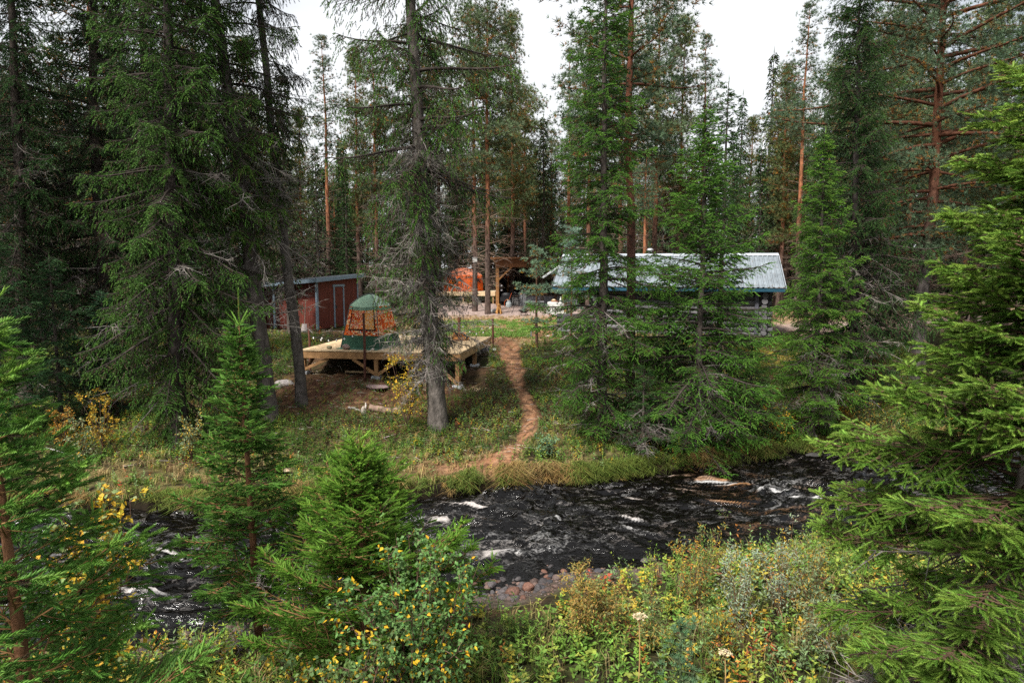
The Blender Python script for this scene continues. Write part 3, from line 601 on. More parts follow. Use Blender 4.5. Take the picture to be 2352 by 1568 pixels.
# pines standing close
RED = ((.16, .075, .055), (.2, .085, .05)); GREY = ((.1, .085, .078), (.22, .1, .055))
PB = dict(tufts=20, ts=.17, cluster=.3, step=.36)
def pin(px, Y, seed, label, H, r0, base, wid, ptop=None, group="scots pines of the forest", name="pine_tree", **k):
    b = base_at(px, Y); ln = lean_to(ptop, 0, b, H) if ptop is not None else 0
    return plant_tree(pine(seed, H=H, r0=r0, base=base, wid=wid, lean=(ln, 0), **{**PB, **k}), name, label, "tree", b, 0, group)
pin(1449, 18.6, 301, "pine with a straight scaly red trunk rising before the cabin roof, open wide crown", 17, .14, .42, 2.3, 1450, trunk=((.1, .06, .05), (.23, .09, .055)), dead=30, stub=1.5, gap=.25, mid=1)
pin(2108, 23.5, 302, "large pine by the gravel road, orange upper trunk and long level boughs", 19, .22, .23, 4.4, 2168, trunk=((.07, .06, .055), (.2, .085, .05)), dead=30, stub=3.2, mid=1, gap=.1, step=.4, per=4, tufts=24, ts=.15, updir=.3, cluster=.33)
b = base_at(1233, 25.5)
plant_tree(pine(303, H=3.95, r0=.055, base=.27, wid=.8, step=.4, per=5, tufts=15, ts=.105, cluster=.14, tpl=T_TUFT, c=(.11, .18, .1), tip=(.2, .3, .19), orange=.6, dead=14, stub=.5, trunk=((.12, .07, .05), (.15, .08, .05)), updir=.3, gap=.0, oc=(.36, .2, .035), prof=.8),
           "pine_tree", "little slender pine with blue-green whorls and yellow old needles beside the path", "tree", b, 0, "young pines in the clearing")
b = base_at(1312, 27.0)
plant_tree(pine(304, H=4.7, r0=.05, base=.34, wid=1.0, step=.4, per=4, tufts=16, ts=.13, cluster=.16, c=(.1, .17, .11), tip=(.2, .3, .22), orange=.2, dead=8, stub=.5, trunk=((.16, .08, .05), (.2, .1, .06)), updir=.5, gap=.05, oc=(.36, .18, .035)),
           "pine_tree", "young blue-green pine rising at the corner of the grey metal roof", "tree", b, 0, "young pines in the clearing")

# ------------------------------------------------------------------ forest behind the camp: a few shapes, each standing many times
def proto(parts, name):
    t = plant_tree(parts, name, "x", "tree", (0, 0, -500)); return t
_P = [proto(pine(s, H=18, r0=.17, base=bs, wid=wd, **k), "pine_tree") for s, bs, wd, k in [
    (401, .45, 2.2, dict(gap=.22, c=(.07, .1, .05), tip=(.13, .18, .09), mid=1, dead=60, tufts=18, ts=.25, cluster=.4, stub=2.0)), (402, .3, 2.0, dict(c=(.075, .1, .038), tip=(.13, .165, .06), dead=50, tufts=17, ts=.25, cluster=.38, orange=.3, stub=1.8)),
    (403, .45, 2.5, dict(c=(.07, .1, .045), tip=(.12, .17, .075), gap=.25, mid=1, dead=70, tufts=18, ts=.25, cluster=.42, orange=.28, stub=2.2)), (404, .58, 1.4, dict(dead=60, tufts=12, ts=.2, cluster=.28, stub=1.4))]]
_S = [proto(spruce(s, H=17, r0=.15, base=bs, wid=wd, **{**OLD, 'tpl': T_BLADE, 'sec': .22, 'sl': .28, 'sw': .075, 'm': 4, 'step': .36, **k}), "spruce_tree") for s, bs, wd, k in [
    (411, 1.0, 1.7, dict(green=(.025, .06, .02), tip=(.06, .12, .035), dead=20, dead_h=(1, 6))), (412, 2.5, 1.5, dict(green=(.032, .06, .02), tip=(.06, .1, .03), brown=.45, dead=50, dead_h=(1, 9))),
    (413, .6, 1.35, dict(green=(.03, .07, .022), tip=(.075, .14, .04), hang=.4))]]
_used = set()
def back(kind, i, px, Y, ytop, label, rz=None, fat=1.0):
    p = (_P if kind == 'p' else _S)[i]; b = base_at(px, Y); top = at(px, ytop, Y).z; s = (top - b.z) / (18 if kind == 'p' else 17)
    rz = rng.random() * 6.28 if rz is None else rz; g_ = "scots pines of the forest" if kind == 'p' else "spruces of the forest"
    xy = s ** .6 * fat; sc = (xy, xy, s)
    if id(p) not in _used:
        _used.add(id(p)); p.location = b; p.rotation_euler = (0, 0, rz); p.scale = sc; p["label"] = label; p["group"] = g_; return p
    return dup(p, label, b, rz, sc, g_)
BACK = [
 ('p', 3, 757, 44, 78, "pine with pointed top and bare orange trunk, alone against the sky above the shed"),
 ('p', 0, 868, 46, 95, "pine with an orange trunk rising behind the gable of the green and orange tent"),
 ('p', 1, 830, 52, 110, "pine just behind the tent whose crown is yellowed at the bottom"),
 ('p', 0, 1121, 41, -40, "stout brown pine trunk standing against the open shelter's corner"),
 ('p', 2, 1090, 43, 20, "grey-brown pine trunk standing right before the orange dome tent"),
 ('p', 1, 1174, 50, 30, "tall pine with a bare grey-brown trunk directly behind the shelter roof"),
 ('p', 2, 1205, 58, 200, "pine crown lit yellow behind the shelter, lower than its neighbours"),
 ('s', 1, 1246, 47, 262, "narrow dark spruce column behind the shelter, next to a yellow twig"),
 ('p', 3, 1303, 50, 108, "spire topped slender pine with bare red trunk beside the cabin ridge"),
 ('p', 0, 1500, 46, -30, "wide pine crown filling the sky behind the tall narrow spruce"),
 ('p', 1, 1555, 48, 40, "pine with dead reddish twigs behind the bright green spruce"),
 ('p', 3, 1605, 50, 75, "thin pine with sparse crown left of the cabin's middle, in the sky gap"),
 ('s', 0, 1690, 52, 210, "small dark spruce top showing above the green spruces"),
 ('s', 1, 1755, 46, 112, "dark spruce with a black spire and brown lower half behind the cabin"),
 ('p', 1, 1785, 44, 150, "yellowish pine between the black spire spruce and the thin tall pine"),
 ('p', 3, 1828, 40, 2, "very tall thin pine with bare pinkish trunk above the cabin's end"),
 ('p', 0, 1905, 48, 120, "pine behind the tall dark spruce with a rounded crown"),
 ('p', 2, 2020, 34, 20, "pine with orange needles just beside the large pine by the road"),
 ('p', 2, 2075, 42, 60, "pine behind the large roadside pine, crown merging with it"),
 ('p', 1, 2235, 30, -20, "pine between the large roadside pine and the light green spruce"),
 ('p', 0, 2300, 27, -60, "pine crown above the light green spruce at the upper corner"),
 ('s', 2, 2185, 38, 330, "dark spruce beyond the gravel road"),
 ('s', 0, 520, 31, 30, "dark spruce seen between the leaning trunks"),
 ('s', 1, 665, 30, 160, "brown twiggy spruce beyond the slim grey trunk"),
 ('p', 1, 700, 50, 250, "pale green pine behind the shed's low end"),
 ('p', 2, 640, 56, 330, "low pine far behind the leaning trunks"),
 ('s', 2, 800, 40, 380, "short dense spruce behind the shed roof"),
 ('s', 0, 905, 40, 300, "dark spruce directly behind the green tent roof"),
 ('p', 2, 955, 48, 60, "pine hidden behind the tall grey barked spruce"),
 ('p', 0, 1010, 50, 80, "pine with orange trunk seen through the dead lichen branches"),
 ('s', 1, 1050, 52, 300, "dark spruce behind the orange dome tent"),
 ('s', 0, 1390, 50, 330, "dark spruce behind the ridge of the cabin roof"),
 ('p', 2, 1420, 40, 60, "brown pine with a dense crown behind the red trunked pine"),
 ('s', 2, 100, 26, -40, "black-green spruce behind the outermost trunk"),
 ('s', 0, -60, 22, -80, "spruce with its trunk just outside the picture edge"),
 ('s', 1, 170, 30, 60, "brown spruce showing in the sky gap between the dark ones"),
 ('s', 0, 300, 33, 20, "spruce deep among the dark spruces"),
 ('s', 2, 380, 36, 60, "far spruce behind the broad dark spruce"),
 ('s', 1, 470, 40, 100, "far brown spruce between broad spruce and leaning trunk"),
 ('p', 1, 580, 42, 90, "pine glimpsed behind the thick leaning trunk"),
 ('p', 0, 1350, 44, 40, "pine with a bluish crown behind the young blue-green pine"),
 ('p', 3, 1478, 33, 300, "greyish thin pine just behind the cabin roof near the metal chimney"),
 ('s', 2, 1640, 36, 330, "spruce directly behind the cabin ridge"),
 ('s', 1, 1850, 34, 420, "brown dead-branched spruce beside the cabin's far gable"),
 ('p', 2, 1960, 38, 110, "round crowned pine behind the black trunk spruce"),
 ('s', 2, 1735, 37, 330, "leafy dark spruce in the sky gap above the cabin roof"),
 ('s', 0, 1672, 45, 290, "spruce far behind the cabin, next to the thin leader"),
 ('p', 1, 1715, 52, 270, "low crowned pine at the back of the sky gap above the cabin"),
 ('s', 1, 735, 41, 330, "brown spruce beside the pointed orange pine behind the shed"),
 ('s', 2, 792, 47, 330, "green spruce behind the high end of the shed roof"),
 ('s', 0, 1330, 49, 330, "dark spruce between shelter roof and cabin ridge"),
 ('s', 0, 2050, 30, 430, "low spruce at the bend of the gravel road"),
]
for r_ in BACK: back(*r_)
# the wood beyond: nobody could count it, one mesh of simplified trees
def far_wood():
    g = G(); r_ = np.random.default_rng(77); base_p = []
    def simple(kind):
        if kind: t = pine(int(r_.integers(1e6)), H=18, r0=.15, base=r_.uniform(.22, .4), wid=2.2, mid=1, tufts=9, ts=.42, cluster=.5, step=.75, dead=22, orange=.3, stub=2.2, c=(.05, .085, .042), tip=(.08, .13, .06), tpl=_tuft(5))
        else: t = spruce(int(r_.integers(1e6)), H=17, r0=.14, base=1.0, wid=1.8, **{**OLD, 'tpl': T_BLADE, 'sec': .4, 'sl': .5, 'sw': .17, 'm': 3, 'step': .5, 'green': (.03, .062, .022), 'tip': (.055, .1, .035), 'brown': .4}, stick=False, dead=16, dead_h=(.5, 7), dead_len=2.4, dead_twigs=8)
        a = G()
        for k, t_ in enumerate(t):
            if t_.n: a.merge_from(t_, {0: 1, 1: 2, 2: 0, 3: 2}[k])
        return a
    ps = [simple(k) for k in (1, 0, 1, 0, 1)]
    n = 0
    while n < 620:
        a = r_.uniform(-.82, .82); Y = r_.uniform(50, 92); x = math.tan(a) * Y
        if n < 46: Y = r_.uniform(27, 50); x = r_.choice([-1, 1]) * math.tan(r_.uniform(.36, .80)) * Y; 
        if n < 46 and x > 0 and x < Y * .62 and Y < 44: continue
        if abs(x) < 14 and Y < 56: continue
        q = ps[r_.integers(5) if n < 300 else 1 + 2 * r_.integers(2)]; s = r_.uniform(.62, .98) * (1 if n < 300 else r_.uniform(.4, .8)) * (1.05 if abs(a) > .5 else .92); th = r_.random() * 6.28; ca, sa = math.cos(th) * s, math.sin(th) * s; z0 = gz(x, Y)
        for v, c, (f, mi) in zip(q.v, q.c, q.order):
            V = np.stack([v[:, 0] * ca - v[:, 1] * sa + x, v[:, 0] * sa + v[:, 1] * ca + Y, v[:, 2] * s + z0], -1).astype(np.float32)
            g.v.append(V); g.c.append((c * r_.uniform(.85, 1.15)).astype(np.float32)); g.order.append((f, mi))
        # faces are relative to q: shift
        for k in range(len(g.order) - len(q.order), len(g.order)): g.order[k] = (g.order[k][0] + g.n, g.order[k][1])
        g.n += q.n; g.nf += q.nf; n += 1
    print('FARWOOD', g.nf)
    return g
tag(obj("distant_forest", far_wood(), [M['needle'], M['bark'], M['twig']]), "dense mixed conifer forest closing the view behind the camp", "forest", kind="stuff")
# ------------------------------------------------------------------ camp buildings and objects
def frame(name, label, cat, x, y, rz, z=None, group=None):
    return thing(name, label, cat, (x, y, gz(x, y) if z is None else z), rz, group)
def vc(c, s=.2): return tuple(GR(c) * (1 + s * (rng.random() * 2 - 1)))
def boards(g, axis_, a0, a1, w, fn, c, gap=.006, s=.16):
    """run of boards: fn(g, from, to, colour)"""
    a = a0
    while a < a1 - 1e-4:
        b = min(a + w, a1); fn(g, a + gap / 2, b - gap / 2, vc(c, s)); a = b
def corr(g, p00, p10, p01, p11, pitch, amp, c, nrm_=(0, 0, 1), mi=0, thick=.004):
    """corrugated sheet between two edges, ribs running from edge 0 to edge 1"""
    p00, p10, p01, p11 = [GR(p, float) for p in (p00, p10, p01, p11)]; n = max(4, int(np.linalg.norm(p10 - p00) / pitch)) * 6
    t = np.linspace(0, 1, n + 1)[:, None]; ph = (np.arange(n + 1) % 6)[:, None]; hh = np.select([ph == 0, ph == 1, ph == 2, ph == 3, ph == 4, ph == 5], [0, 0, 0, 0, 1, 1]) * amp
    N_ = nrm(GR(nrm_, float)); A = p00 + (p10 - p00) * t + N_ * hh; B = p01 + (p11 - p01) * t + N_ * hh
    V = np.concatenate([A, B, A - N_ * thick, B - N_ * thick]); i = np.arange(n); m_ = n + 1
    cc = np.tile(GR(c, float), (len(V), 1))
    g.add(V, np.stack([i, i + 1, i + m_ + 1, i + m_], -1), cc, mi); o = g.n - len(V); g.order.append((np.stack([i + 2 * m_, i + 3 * m_, i + 3 * m_ + 1, i + 2 * m_ + 1], -1) + o, mi))
    g.order.append((np.stack([i + m_, i + m_ + 1, i + 3 * m_ + 1, i + 3 * m_], -1) + o, mi)); g.order.append((np.stack([i, i + 2 * m_, i + 2 * m_ + 1, i + 1], -1) + o, mi))

# --- log cabin -----------------------------------------------------
ca = -R(14); A = Vector((1.79, 30.5)); CB = 2.08
cab = frame("log_cabin", "long grey log cabin with pale corrugated metal roof and teal eave board", "cabin", A.x, A.y, ca, 0)
L_, D_, RZ = 9.75, 2.85, 3.5
g = G(); corr(g, (0, 0, CB), (L_, 0, CB), (0, D_, RZ), (L_, D_, RZ), .2, .03, (.3, .34, .37), (0, -.44, .9)); r2 = np.random.default_rng(2); n_ = 900; u_ = r2.random(n_) * L_; w_ = r2.random(n_) ** 1.4 * .97; emit(g, T_LEAF, np.stack([u_, w_ * D_, CB + w_ * (RZ - CB) + .035], -1), r2.normal(0, 1, (n_, 3)) * [1, .7, .3], (0, -.44, .9), r2.uniform(.03, .09, n_), r2.uniform(.01, .035, n_), vary((.16, .1, .05), n_, r2, .5), 1)
roof = obj("roof", g, [M['metal'], M['twig']], cab)
g = G(); corr(g, (0, 2 * D_, CB), (L_, 2 * D_, CB), (0, D_ + .01, RZ), (L_, D_ + .01, RZ), .2, .03, (.5, .55, .6), (0, .44, .9)); obj("rear_roof", g, M['metal'], cab)
g = G(); hexa(g, [(-.02, D_ - .2, RZ - .055), (L_ + .02, D_ - .2, RZ - .055), (L_ + .02, D_, RZ + .05), (-.02, D_, RZ + .05), (-.02, D_ - .2, RZ - .045), (L_ + .02, D_ - .2, RZ - .045), (L_ + .02, D_, RZ + .06), (-.02, D_, RZ + .06)], (.6, .65, .7)); obj("ridge_cap", g, M['metal'], roof)
g = G(); box(g, -.0, L_, .03, .06, CB - .17, CB - .035, (.015, .07, .11)); obj("eave_board", g, M['paint'], cab)
def logwall(g, x0, x1, y, n, z0, dz, r, ax='x', jit=.0):
    for k in range(n):
        z = z0 + (k + .5) * dz; e = .28 + .1 * rng.random(); rr = r * rng.uniform(.92, 1.06)
        t = np.linspace(0, 1, 14); a, b_ = x0 - e * (k % 2 if False else 1), x1 + e
        q = a + (b_ - a) * t; o = .012 * np.sin(t * 9 + k)
        P = np.stack([q, np.full(14, y) + o, z + o * .6], -1) if ax == 'x' else np.stack([np.full(14, y) + o, q, z + dz * .5 + o * .6], -1)
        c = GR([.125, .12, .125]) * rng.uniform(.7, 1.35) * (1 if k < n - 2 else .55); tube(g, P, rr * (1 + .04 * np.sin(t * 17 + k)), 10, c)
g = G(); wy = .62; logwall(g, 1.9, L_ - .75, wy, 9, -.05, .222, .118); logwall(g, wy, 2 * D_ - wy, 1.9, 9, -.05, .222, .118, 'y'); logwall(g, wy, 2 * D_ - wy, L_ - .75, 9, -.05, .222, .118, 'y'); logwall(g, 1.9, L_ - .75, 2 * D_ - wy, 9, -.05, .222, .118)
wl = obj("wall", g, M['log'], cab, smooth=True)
g = G(); logwall(g, .45, 1.6, wy, 4, -.05, .222, .118); logwall(g, wy, wy + 1.6, .45, 3, -.05, .222, .11, 'y'); obj("porch_wall", g, M['log'], cab, smooth=True)
g = G(); bar(g, (.5, wy, .9), (.5, wy, CB - .03), .12, .12, (.28, .15, .07)); obj("porch_post", g, M['wood'], cab)
g = G(); box(g, L_ - 1.12, L_ - .98, wy - .2, wy - .1, .1, CB - .2, (.1, .1, .12)); obj("wall_batten", g, M['wood'], cab)
g = G()                                                     # gable boards
for gx in (.45, L_ - .75):
    g.add([(gx, .5, 1.9), (gx, 2 * D_ - .5, 1.9), (gx, D_, RZ - .12), (gx + .04, .5, 1.9), (gx + .04, 2 * D_ - .5, 1.9), (gx + .04, D_, RZ - .12)], [(0, 1, 2), (3, 5, 4)], (.12, .1, .09))
obj("gable", g, M['wood'], cab)
g = G(); bar(g, (-.03, -.0, CB - .06), (-.03, D_, RZ - .06), .03, .14, (.1, .1, .1)); bar(g, (L_ + .03, 0, CB - .06), (L_ + .03, D_, RZ - .06), .03, .14, (.3, .33, .36)); obj("verge_board", g, M['paint'], cab)
g = G(); lathe(g, [(.09, 0), (.09, .35), (.16, .36), (.16, .4), (.1, .46), (0, .47)], 14, (.45, .45, .46), center=(4.1, D_ + .3, RZ - .15)); obj("chimney", g, M['metal'], cab, smooth=True)
g = G(); bar(g, (-.62, .9, 2.45), (.06, 1.5, 2.98), .05, .07, (.55, .57, .58)); bar(g, (.06, 1.5, 2.98), (.25, 1.55, 2.95), .05, .07, (.55, .57, .58)); obj("bargeboard_pole", g, M['paint'], cab)

# --- open shelter (lean-to) ----------------------------------------
sa = -R(7); SX, SY = -1.02, 48.2
sh = frame("open_shelter", "open fronted timber shelter with slanting roof and dark kitchen inside", "shelter", SX, SY, sa, 0)
OC = (.28, .135, .05); OD = (.2, .09, .04); W_, DD = 7.4, 4.0
g = G(); box(g, -.11, .11, -.09, .09, 0, 2.95, OC); obj("post", g, M['wood'], sh)
g = G(); box(g, W_ - .1, W_ + .1, -.08, .08, 0, 2.95, OC); obj("post", g, M['wood'], sh)
g = G(); box(g, .28, .46, DD - 1.1, DD - .9, 0, 2.7, OC); obj("post", g, M['wood'], sh)
g = G(); box(g, 4.0, 4.18, -.07, .07, 0, 2.95, (.06, .035, .02)); obj("post", g, M['wood'], sh)
g = G(); box(g, -.14, W_ + .2, -.1, .1, 2.95, 3.2, OD); box(g, -.14, W_ + .2, -.13, -.11, 3.21, 3.48, tuple(GR(OD) * .8)); obj("front_beam", g, M['wood'], sh)
for sx_, s_ in ((.05, 1), (W_ - .05, -1)):
    g = G(); bar(g, (sx_, -.03, 2.05), (sx_ + s_ * .95, -.03, 2.95), .09, .12, OC); obj("brace", g, M['wood'], sh)
for k in range(8):
    x = -.1 + k * 1.02; g = G(); bar(g, (x, -.5, 3.52), (x, DD + .2, 2.78), .07, .16, OD); obj("rafter", g, M['wood'], sh)
g = G(); corr(g, (-.45, -.6, 3.64), (W_ + .3, -.6, 3.64), (-.45, DD + .3, 2.86), (W_ + .3, DD + .3, 2.86), .18, .03, (.5, .34, .2), (0, .16, 1)); obj("roof", g, M['metal'], sh)
g = G(); box(g, -.45, W_ + .3, -.62, -.6, 3.52, 3.62, OD); obj("fascia", g, M['wood'], sh)
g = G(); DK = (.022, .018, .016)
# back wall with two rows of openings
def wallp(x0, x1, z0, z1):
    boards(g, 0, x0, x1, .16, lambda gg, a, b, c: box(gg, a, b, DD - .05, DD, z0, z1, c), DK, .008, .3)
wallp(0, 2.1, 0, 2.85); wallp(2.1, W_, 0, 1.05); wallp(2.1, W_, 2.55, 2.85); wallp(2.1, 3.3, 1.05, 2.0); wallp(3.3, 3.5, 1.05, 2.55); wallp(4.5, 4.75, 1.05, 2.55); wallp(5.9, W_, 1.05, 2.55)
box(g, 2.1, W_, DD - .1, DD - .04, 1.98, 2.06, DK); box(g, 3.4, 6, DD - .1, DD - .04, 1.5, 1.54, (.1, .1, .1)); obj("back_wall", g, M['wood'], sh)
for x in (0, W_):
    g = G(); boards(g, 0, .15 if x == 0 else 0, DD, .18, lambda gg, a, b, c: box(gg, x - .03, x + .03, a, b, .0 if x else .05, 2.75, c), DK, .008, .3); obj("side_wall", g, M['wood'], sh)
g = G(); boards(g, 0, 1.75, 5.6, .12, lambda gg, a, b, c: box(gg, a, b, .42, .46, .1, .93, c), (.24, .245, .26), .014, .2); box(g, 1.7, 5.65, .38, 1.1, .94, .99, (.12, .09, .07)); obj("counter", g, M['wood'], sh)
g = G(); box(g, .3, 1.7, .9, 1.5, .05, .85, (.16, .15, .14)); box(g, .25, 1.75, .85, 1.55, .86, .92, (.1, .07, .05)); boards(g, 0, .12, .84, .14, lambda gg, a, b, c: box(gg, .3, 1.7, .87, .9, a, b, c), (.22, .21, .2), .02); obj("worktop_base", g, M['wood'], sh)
def inS(x, y, z=0):
    c_, s_ = math.cos(sa), math.sin(sa); return (SX + x * c_ - y * s_, SY + x * s_ + y * c_, z)
# things inside the shelter
BLK = (.012, .012, .014)
t = thing("gas_grill", "black gas barbecue with a round dial under the shelter roof", "grill", inS(.62, .15), sa)
g = G(); box(g, -.42, .38, -.2, .25, .55, .86, BLK); obj("body", g, M['plain'], t)
g = G(); lathe(g, [(.0, .3), (.18, .28), (.25, .15), (.26, 0)], 14, BLK, center=(0, .02, .87)); g.xf(lambda v: v * GR([1.5, .9, 1.])); obj("lid", g, M['plain'], t)
for q in (-.38, .34):
    g = G(); box(g, q - .02, q + .02, -.16, -.12, 0, .55, BLK); box(g, q - .02, q + .02, .16, .2, 0, .55, BLK); obj("leg", g, M['plain'], t)
g = G(); lathe(g, [(.05, 0), (.05, .02), (0, .02)], 12, (.7, .65, .3)); g.xf(lambda v: np.stack([v[:, 0] + .1, -.21 - v[:, 2], v[:, 1] + .66], -1)); obj("dial", g, M['plain'], t)
t = thing("gas_bottle", "light grey gas bottle with valve standing by the shelter", "gas bottle", inS(.93, -1.0))
g = G(); lathe(g, [(0, .0), (.19, .0), (.2, .04), (.2, .1), (.19, .11), (.2, .12), (.2, .44), (.17, .53), (.1, .58), (.05, .59), (.05, .6), (0, .6)], 20, (.42, .46, .46)); obj("tank", g, M['paint'], t, smooth=True)
g = G(); lathe(g, [(.11, .57), (.12, .6), (.12, .68), (.115, .68), (.115, .6)], 14, (.3, .32, .33)); lathe(g, [(.03, .6), (.03, .72), (0, .72)], 8, (.2, .16, .1)); obj("collar", g, M['paint'], t, smooth=True)
g = G(); P = [inS(.93, -1.0, .68), inS(.75, -1.0, .72), inS(.62, -.9, .55), inS(.6, -.8, .2), inS(.66, -.75, .04), inS(.74, -.6, .1), inS(.82, -.3, .6), inS(.95, -.05, 1.0), inS(1.0, 0, 1.15)]
P = GR([P[0]] * 1 + P, float); tt = np.linspace(0, len(P) - 1, 50); P = np.stack([np.interp(tt, range(len(P)), P[:, k]) for k in range(3)], -1); tube(g, P, .016, 6, (.6, .1, .02)); tag(obj("gas_hose", g, M['plain'], smooth=True), "orange gas hose running from the bottle valve to the grill", "hose")
t = thing("bar_stool", "tall black metal stool frame beside the gas bottle", "stool", inS(1.38, -.45), sa)
for lx, ly in ((-.2, -.2), (.2, -.2), (-.2, .2), (.2, .2)):
    g = G(); bar(g, (lx * 1.25, ly * 1.25, 0), (lx * .7, ly * .7, 1.02), .03, .03, BLK); obj("leg", g, M['plain'], t)
g = G(); box(g, -.19, .19, -.17, .17, 1.02, 1.06, BLK); obj("seat", g, M['plain'], t)
g = G()
for z in (.3, .62, .85):
    q = .25 - .1 * z; bar(g, (-q, -q, z), (q, -q, z), .02, .02, BLK); bar(g, (-q, q, z), (q, q, z), .02, .02, BLK)
obj("footrest", g, M['plain'], t)
g = G(); n_ = 20; X, Z = np.meshgrid(np.linspace(0, .46, n_), np.linspace(0, 1, 12)); V = np.stack([X + Z * .05 * (1 - X), -.03 + .03 * np.sin(X * 55 + Z * 3) * (1.2 - Z * .9), .22 + Z * .92 - .08 * X], -1).reshape(-1, 3)
i = np.arange(11)[:, None] * n_; j = np.arange(n_ - 1)[None]; g.add(V, np.stack([i + j, i + j + 1, i + n_ + j + 1, i + n_ + j], -1).reshape(-1, 4), (.5, .52, .53))
tag(obj("towel", g, M['cloth'], loc=inS(1.55, -.05), smooth=True), "grey towel hanging from the worktop beside the stool", "towel").rotation_euler = (0, 0, sa)
def pot(name, label, cat, x, y, z, prof, c, m_='metal'):
    t_ = G(); lathe(t_, prof, 14, c); o = obj(name, t_, M[m_], loc=inS(x, y, z), smooth=True); return tag(o, label, cat)
pot("kettle", "blackened kettle on the gravel beneath the hanging towel", "kettle", 1.78, -.5, 0, [(0, 0), (.12, 0), (.14, .08), (.1, .16), (.04, .19), (0, .22)], (.2, .2, .2))
pot("bowl", "steel bowl on the dark worktop behind the stool", "bowl", 1.5, 1.15, .92, [(0, .01), (.1, 0), (.2, .12), (.22, .2), (.2, .2), (.1, .03), (0, .02)], (.5, .5, .5))
pot("cooking_pot", "lidded pot next to the steel bowl on the worktop", "pot", 1.1, 1.2, .92, [(0, 0), (.16, 0), (.16, .2), (.17, .2), (.1, .24), (.02, .25), (.02, .28), (0, .28)], (.3, .31, .32))
for k, (x, z, c, lb) in enumerate([(.3, 2.2, (.6, .12, .03), "orange ladle hanging high on the dark side wall"), (.52, 2.2, (.5, .1, .03), "red-orange spatula hanging beside the orange ladle"), (.95, 2.28, (.6, .6, .58), "small white spoon hanging highest on the back wall"),
                                (.28, 1.62, (.6, .6, .62), "white enamel mug hanging on the shelter post"), (.28, 1.3, (.5, .5, .52), "grey mug below the white enamel mug"), (.85, 1.58, (.75, .75, .75), "shiny round pan lid hanging in the dark shelter"), (.8, 1.1, (.3, .3, .32), "small pan under the shiny lid")]):
    g = G(); lathe(g, [(.0, -.02), (.075 if k > 2 else .035, -.02), (.085 if k > 2 else .05, .08), (.08 if k > 2 else .045, .08), (.07 if k > 2 else .03, 0), (0, 0)], 12, c); bar(g, (0, 0, .07), (0, 0, .26 if k < 3 else .12), .012, .012, c)
    tag(obj(["ladle", "spatula", "spoon", "mug", "mug", "pan_lid", "frying_pan"][k], g, M['metal' if k > 2 else 'plain'], loc=inS(x, .12 if k in (3, 4) else 1.9, z), smooth=False), lb, ["ladle", "spatula", "spoon", "mug", "mug", "lid", "pan"][k])  # the shiny round one is a loose lid hung up by itself
# camp fire gear on the gravel
b = on(1203, 724, gz(.7, 42)); t = thing("fire_bowl", "black steel fire bowl on thin legs in the gravel yard", "fire pit", (b.x, b.y, gz(b.x, b.y)))
g = G(); lathe(g, [(0, .16), (.14, .17), (.25, .25), (.32, .33), (.33, .35), (.31, .35), (.24, .27), (.12, .2), (0, .19)], 24, (.03, .03, .035)); obj("bowl", g, M['plain'], t, smooth=True)
for k in range(4):
    a = k * 1.57 + .5; g = G(); bar(g, (math.cos(a) * .16, math.sin(a) * .16, .2), (math.cos(a) * .3, math.sin(a) * .3, 0), .02, .02, BLK); obj("leg", g, M['plain'], t)
t = thing("tripod", "tall thin black cooking tripod standing over the gravel", "tripod", (b.x - .05, b.y + 1.6, gz(b.x, b.y + 1.6)))
for a in (3.6, 5.9, 1.6):
    g = G(); bar(g, (0, 0, 1.75), (math.cos(a) * .75, math.sin(a) * .75, 0), .022, .022, BLK); obj("leg", g, M['plain'], t)
g = G(); bar(g, (0, 0, 1.7), (0, 0, .9), .012, .012, BLK); obj("chain", g, M['plain'], t)
t = thing("charcoal_grill", "wide black charcoal trough grill with silver ends before the counter", "grill", (b.x + .72, b.y + 3.9, gz(b.x, b.y + 3.9)), -.05)
g = G(); hexa(g, [(-.5, -.16, .3), (.5, -.16, .3), (.5, .16, .3), (-.5, .16, .3), (-.62, -.24, .55), (.62, -.24, .55), (.62, .24, .55), (-.62, .24, .55)], BLK); obj("trough", g, M['plain'], t)
g = G(); box(g, -.66, .66, -.27, .27, .56, .6, (.35, .36, .38)); obj("grate", g, M['metal'], t)
for q in (-.42, .42):
    g = G(); bar(g, (q, -.1, .3), (q * 1.15, -.2, 0), .03, .03, BLK); bar(g, (q, .1, .3), (q * 1.15, .2, 0), .03, .03, BLK); obj("leg", g, M['plain'], t)
g = G(); lathe(g, [(0, 0), (.15, 0), (.17, .1), (.12, .2), (.05, .23), (0, .26)], 14, (.06, .06, .07)); bar(g, (-.1, 0, .18), (0, 0, .36), .012, .012, BLK); bar(g, (.1, 0, .18), (0, 0, .36), .012, .012, BLK)
tag(obj("kettle", g, M['plain'], loc=(b.x + .08, b.y + 3.2, gz(b.x, b.y + 3.2))), "squat black kettle on the gravel beside the trough grill", "kettle")
t = thing("bicycle_rack", "black tubular frame leaning on the grey counter boards", "rack", inS(4.35, .2), sa)
g = G(); a = np.linspace(0, 6.283, 26); tube(g, np.stack([.26 * np.cos(a) + .15, 0 * a, .62 + .26 * np.sin(a)], -1), .02, 6, BLK, cap=False); obj("hoop", g, M['plain'], t)
g = G(); bar(g, (-.3, 0, .9), (.35, 0, .8), .03, .03, BLK); bar(g, (-.22, 0, .9), (-.2, .0, .0), .03, .03, BLK); bar(g, (.38, 0, .75), (.4, 0, 0), .03, .03, BLK); obj("frame", g, M['plain'], t)
